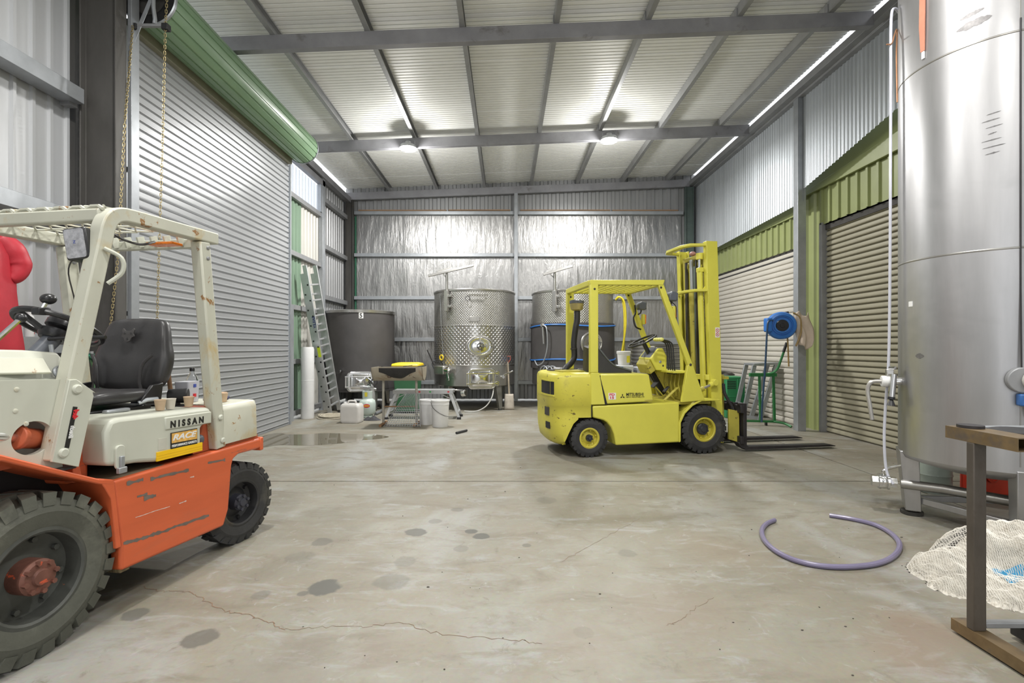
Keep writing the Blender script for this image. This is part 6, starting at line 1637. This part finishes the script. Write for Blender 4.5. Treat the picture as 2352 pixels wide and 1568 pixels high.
# rusty steel frame
FT = thing('steel_frame', 'rusty box-section steel work frame at the bottom right corner', 'frame', (2.14, 2.2, 0))
m_rst = M('rusty_box_section', (.115, .098, .082), .48, .45, .25, 6, dirt=(.075, .055, .042), da=.52, ds=7, stretch=(1, 1, .5))
m_gold = M('heat_tinted_steel', (.215, .15, .078), .40, .55, .25, 7, dirt=(.14, .115, .095), da=.52, ds=6)
def rhs_y(x0, x1, y0, y1, z0, z1, name, mat):
    t_ = .004; pf = [(x0, z0), (x1, z0), (x1, z1), (x0, z1)]; pi_ = [(x0 + t_, z0 + t_), (x1 - t_, z0 + t_), (x1 - t_, z1 - t_), (x0 + t_, z1 - t_)]
    mb = MB(); vs = [(a, y, b_) for y in (y0, y1) for pp in (pf, pi_) for a, b_ in pp]; fs = []
    for i in range(4):
        j = (i + 1) % 4
        fs += [(i, j, 8 + j, 8 + i), (4 + i, 12 + i, 12 + j, 4 + j), (i, 4 + i, 4 + j, j), (8 + i, 8 + j, 12 + j, 12 + i)]
    return mb.add(vs, fs).build(name, mat, FT)
rhs_y(-.03, .085, -.17, .165, .915, .972, 'top_rail', m_gold)
rhs_y(-.03, .04, -1.2, .135, .012, .065, 'bottom_rail', m_gold)
MB().box(-.030, .028, .02, .058, .065, .915).build('post', m_rst, FT, bevel=.004)
MB().box(.085, 1.0, .125, .165, .935, .972).build('top_rail', m_galv, FT, bevel=.004)
MB().box(.03, 1.0, .025, .06, .075, .10).build('bottom_rail', m_galv_d, FT, bevel=.004)
MB().box(.945, 1.0, .02, .06, 0, .935).build('post', m_rst, FT, bevel=.004)
rhs_y(.93, 1.0, -1.2, .135, .012, .065, 'bottom_rail', m_gold)
MB().box(.20, .29, .0, .09, .015, .075).build('castor_block', m_plast, FT, bevel=.008)
MB().cyl((.03, .10, .973), (.03, .10, .985), .05, n=20).build('pivot_disc', m_iron, FT)
MB().lathe([(.0, .0), (.10, .0), (.115, .006), (.115, .014), (.10, .018), (.06, .012), (0, .012)], (.20, .03, .955), n=28).build('clamp_pad', m_rub, FT)
# fishing-net style bird netting in a heap
m_net = M('white_netting', (.74, .71, .65), .8, 0, .08, 12)
m_netin = M('packed_netting', (.58, .55, .49), .9, 0, .25, 24, dirt=(.36, .32, .26), da=.54, ds=14, bmp=1.0, bs=34)
def net_h(x, y):
    # three lumps side by side, higher away from the camera on the right
    h = 0.0
    for cx, cy, rx, ry, hh in ((3.06, 2.98, .46, .27, .27), (2.70, 2.90, .28, .21, .13), (2.70, 2.74, .32, .15, .075), (3.02, 2.60, .48, .15, .10), (3.26, 2.88, .4, .28, .27)):
        r = ((x - cx) / rx) ** 2 + ((y - cy) / ry) ** 2
        h = max(h, hh * max(0, 1 - r) ** .62)
    return h
NT = thing('netting_heap', 'heap of white bird netting on the floor under the rusty frame', 'netting', (2.9, 2.8, 0))
def net_pt(u, w, lift=0.0, amp=1.0):
    x = 2.26 + 1.30 * u; y = 2.46 + .88 * w
    h = net_h(x, y)
    if h > .004: h = h * (1 + .25 * mnoise.noise((x * 7, y * 7, 1))) + .018 * mnoise.noise((x * 22, y * 22, 4)) * amp + lift
    return (x - 2.9, y - 2.8, h)
def prune(ob, zmin):
    bm = bmesh.new(); bm.from_mesh(ob.data)
    bmesh.ops.delete(bm, geom=[f for f in bm.faces if max(v_.co.z for v_ in f.verts) < zmin], context='FACES')
    bm.to_mesh(ob.data); bm.free()
o = MB().grid(70, 50, lambda u, w: net_pt(u, w)).build('packed_netting', m_netin, NT, smooth=80); prune(o, .006)
mb = MB(); vs = []; nu, nv = 110, 74
for j in range(nv + 1):
    for i in range(nu + 1):
        du = (.5 / nu) if j % 2 else 0
        wob = .010 * mnoise.noise((i * .21, j * .21, 6)); vs.append(net_pt(min(1, i / nu + du + wob), min(1, max(0, j / nv + wob)), .010 + .006 * mnoise.noise((i * .5, j * .5, 2)), 1.0))
fs = []
for j in range(0, nv - 1, 1):
    for i in range(1, nu - 1):
        if j % 2 == 0: fs.append((j * (nu + 1) + i, (j + 1) * (nu + 1) + i, (j + 2) * (nu + 1) + i, (j + 1) * (nu + 1) + i - 1))
        else: fs.append((j * (nu + 1) + i, (j + 1) * (nu + 1) + i + 1, (j + 2) * (nu + 1) + i, (j + 1) * (nu + 1) + i))
o = MB().add(vs, fs).build('net_strands', m_net, NT, smooth=0, kind='stuff'); prune(o, .017)
md = o.modifiers.new('wire', 'WIREFRAME'); md.thickness = .0042; md.use_even_offset = False
def patch(u0, u1, w0, w1, name, mat, lift):
    o = MB().grid(14, 10, lambda u, w: net_pt(u0 + (u1 - u0) * u, w0 + (w1 - w0) * w, lift, .6)).build(name, mat, NT, smooth=80); prune(o, .012)
patch(.30, .44, .56, .70, 'black_mesh_bag', m_dark, .006)
patch(.36, .50, .22, .36, 'blue_sheet', M('blue_sheet_plastic', (.03, .25, .46), .4), .009)
# drum and red can beyond the tall tank
DR = thing('small_drum', 'pale grey-green drum on the floor behind the tall tank', 'drum', (4.00, 4.60, 0))
MB().lathe([(0, 0), (.13, 0), (.135, .015), (.13, .03), (.13, .15), (.136, .165), (.13, .18), (.13, .40), (.12, .43), (0, .43)], n=32).build('body', M('sage_drum', (.30, .35, .32), .45), DR, smooth=40)
RC_ = thing('fuel_can', 'red plastic fuel can behind the legs of the tall tank', 'fuel can', (4.40, 4.50, 0), R(12))
m_rc = M('red_can_plastic', (.62, .05, .025), .35, 0, .04)
MB().prism([(-.20, 0), (.13, 0), (.24, .30), (.10, .36), (-.12, .36), (-.20, .28)], -.10, .10, 'xz').build('body', m_rc, RC_, bevel=.03, seg=3)
MB().lathe([(.075, 0), (.08, .012), (.06, .02), (.055, .008), (0, .008)], (-.10, -.105, .22), (0, -1, 0), 26).build('cap_ring', m_rc, RC_)
MB().tube(spline([(-.06, 0, .35), (-.04, 0, .41), (.06, 0, .41), (.08, 0, .35)], 5), .018, 8).build('handle', m_rc, RC_)

# ------------------------------------------------------------------ left foreground: wall things and things on the orange forklift
JK = thing('jacket', 'red rain jacket hanging from a girt on the left wall', 'jacket', (-3.72, 3.47, 1.32))
m_jk = M('red_nylon', (.42, .02, .035), .5, 0, .12, 6, bmp=.25, bs=9)
def jring(z, w, d_, cx=0, k=0):
    return [(cx + d_ * math.cos(2 * PI * i / 22) * (1 + .10 * math.sin(5 * 2 * PI * i / 22 + z * 7 + k)), w * math.sin(2 * PI * i / 22) * (1 + .04 * math.sin(7 * 2 * PI * i / 22 + z * 5)), z) for i in range(22)]
MB().loft([jring(0.0, .31, .10), jring(.05, .30, .105), jring(.25, .27, .10), jring(.50, .25, .10), jring(.70, .22, .09), jring(.82, .16, .07), jring(.88, .08, .05)]).build('body', m_jk, JK, smooth=70)
MB().tube(spline([(.01, .10, .83), (.03, .18, .75), (.05, .222, .645), (.06, .20, .565), (.05, .165, .52)], 5), [.06, .068, .075, .08, .085, .09, .09, .088, .085, .085, .085, .08, .075, .07, .065, .06, .055, .05, .045, .04, .035], 14).build('sleeve', m_jk, JK, smooth=70)
MB().lathe([(0, .0), (.02, .0), (.02, .06), (0, .07)], (0, 0, .86), n=10).build('hook', m_iron, JK)
SP = thing('spray_can', 'white spray can with pink print standing on the girt behind the steering wheel', 'spray can', (-3.90, 4.02, 1.432))
MB().lathe([(0, 0), (.032, 0), (.033, .01), (.033, .155), (.028, .17), (.018, .178), (.018, .20), (0, .20)], n=24).build('body', m_wplast, SP, smooth=40)
for z, mt in ((.02, m_red), (.05, M('magenta_print', (.55, .02, .22), .5)), (.09, m_ink), (.125, MATS['magenta_print'])):
    MB().lathe([(.0332, z), (.0338, z + .002), (.0338, z + .016), (.0332, z + .018)], n=24, a0=R(200), a1=R(330)).build('print_band', mt, SP)
# green garden hose coil on the wall
GH = thing('garden_hose', 'green garden hose coiled on the wall behind the orange forklift', 'hose', (-3.70, 4.30, 1.28))
m_gh = M('green_hose', (.02, .16, .095), .35, 0, .1); m_gh2 = M('pale_green_hose', (.13, .28, .14), .35, 0, .1)
rnd = random.Random(5)
for k in range(9):
    rx = .13 + .012 * k; rz = .26 + .02 * rnd.uniform(-1, 1)
    MB().tube([(.025 * math.sin(k * 2.1) + .012 * (k % 3), rx * math.cos(a), -rz + rz * math.sin(a) + .02 * math.sin(k)) for a in [2 * PI * i / 30 for i in range(30)]], .011, 7, closed=True).build('loop', m_gh if k % 3 else m_gh2, GH)
MB().tube(spline([(.05, .02, .0), (.08, -.06, -.02), (.10, -.12, -.10)], 5), .011, 8).build('tail', m_gh, GH)
MB().cyl((.10, -.12, -.10), (.115, -.15, -.16), .018, n=12).build('connector', m_amber, GH, bevel=.003)
MB().bar((-.28, 0, .02), (.08, 0, .02), .03, .02).build('hook', m_galv_d, GH)
# things on the engine cover and tail of the orange forklift
FM = Matrix.Translation((-2.0, 2.15, 0)) @ Matrix.Rotation(FA, 4, 'Z')
def onf(x, y, z): return FM @ Vector((x, y, z))
m_cup = M('tan_paper_cup', (.60, .44, .30), .6, 0, .1, 12, dirt=(.45, .22, .10), da=.58, ds=14); m_cupw = M('white_paper_cup', (.66, .62, .55), .6)
for x, y, z, mt, lab in ((-.675, -.10, .984, m_cup, 'tan paper cup on the engine cover, closest to the seat lever'), (-.745, -.10, .983, m_cupw, 'white paper cup beside a tan one on the engine cover'), (-.905, -.12, .978, m_cup, 'tan paper cup on the engine cover near the rear guard post'),
                         (-1.20, -.12, .974, m_cup, 'tan paper cup behind the rear guard post on the tail'), (-1.24, -.16, .974, m_cup, 'stained tan cup standing on the tail of the orange forklift')):
    c_ = tag(MB().lathe([(0, .002), (.020, 0), (.0215, .002), (.029, .058), (.031, .060), (.0295, .062), (.027, .058), (.019, .006), (0, .006)], n=24).build('paper_cup', mt, smooth=40), lab, 'cup', 'paper cups on the orange forklift')
    c_.location = onf(x, y, z)
HD = tag(MB().cyl(onf(-1.20, -.52, 1.0), onf(-1.155, -.53, 1.36), .014, n=12).build('hammer_handle', M('dark_wood', (.16, .085, .04), .6, 0, .2, 10)), 'dark wooden tool handle standing up behind the black seat', 'handle')
BT = thing('drink_bottle', 'clear plastic drink bottle standing behind the seat of the orange forklift', 'bottle', onf(-1.27, -.42, .974))
MB().lathe([(0, 0), (.035, 0), (.04, .01), (.04, .13), (.03, .17), (.015, .19), (.013, .205)], n=24).build('bottle', glassy('clear_plastic', (.92, .94, .97), .12, 1.2), BT, smooth=50)
MB().cyl((0, 0, .203), (0, 0, .228), .016, n=16).build('cap', m_plast, BT, bevel=.003)
PB = thing('plastic_tub', 'hazy plastic tub behind the seat of the orange forklift', 'tub', onf(-1.16, -.36, .974))
MB().loft([[(x, y, 0) for x, y in rrect(-.045, .045, -.055, .055, .012, 4)], [(x * 1.12, y * 1.12, .14) for x, y in rrect(-.045, .045, -.055, .055, .012, 4)]]).build('tub', M('hazy_plastic', (.55, .55, .60), .3, 0, .08), PB, smooth=40)
for z, mt in ((.10, MATS['blue_print']), (.035, m_red)): MB().box(.046, .0545, -.012, .012, z, z + .022).build('print', mt, PB)
LP = thing('black_lamp', 'round black rubber lamp lying behind the seat of the orange forklift', 'lamp', onf(-1.03, -.30, .975))
MB().cyl((.045, .02, .055), (-.06, -.02, .055), .048, .044, n=24).build('head', m_rub, LP, bevel=.006)
MB().cyl((-.03, 0, 0), (-.03, 0, .04), .03, n=14).build('stem', m_rub, LP)
gl = lump('work_glove', 'dark blue work glove lying behind the black seat', 'glove', onf(-.985, -.50, .975), .09, .07, .13, M('navy_cloth', (.03, .04, .065), .8, 0, .15, 20), 6.0, 18)
WT = thing('pipe_offcut', 'white square tube lying on the tail of the orange forklift, sticking out', 'tube', onf(-1.36, -.30, .990))
MB().bar((-.02, .06, .010), (.10, -.30, .014), .030, .022).build('tube', m_wplast, WT, bevel=.006)
MB().bar((.055, .05, -.006), (.10, -.05, -.006), .016, .012).build('pen', M('navy_plastic', (.03, .03, .10), .4), WT)

# ------------------------------------------------------------------ puddle and floor debris
m_wat, t, b = nt('shallow_water')
b.inputs['Base Color'].default_value = (.15, .135, .10, 1); b.inputs['Roughness'].default_value = .035; b.inputs['IOR'].default_value = 1.33; b.inputs['Specular IOR Level'].default_value = .6
bump(t, b, noise_n(t, 3.0, 2, .5, coords(t)).outputs[0], .02, .01)
pp = [(596, 1003), (636, 994), (662, 997), (700, 997), (745, 994.5), (800, 995.5), (850, 997), (876, 999), (893, 1003.0), (870, 1007.5), (835, 1010), (805, 1015), (755, 1020), (700, 1022.5), (640, 1022), (605, 1027), (560, 1030), (560, 1012)]
pp3 = spline([fl(u_, v_, .002) for u_, v_ in pp], 5, closed=True)
tag(MB().prism([(p.x, p.y) for p in pp3], .0004, .0022, 'xy').build('puddle', m_wat, smooth=0), 'shallow puddle of water on the concrete near the silver roller door', 'puddle')
mb = MB(); rnd = random.Random(21)
for k in range(70):
    u_ = rnd.uniform(250, 2150); v_ = rnd.uniform(1010, 1560); p = fl(u_, v_); s_ = rnd.uniform(.002, .006)
    if 1240 < u_ < 1700 and v_ < 1060: continue
    if (u_ < 640 and v_ > 1000) or (u_ < 920 and v_ < 1040): continue
    mb.sphere((p.x, p.y, s_ * .3), s_, 6, 4, (rnd.uniform(.6, 1.8), rnd.uniform(.5, 1.2), .5))
o = mb.build('floor_grit', M('dark_grit', (.06, .05, .04), .8)); o['kind'] = 'stuff'; tag(o, 'dark grit and crumbs scattered over the concrete floor', 'grit')
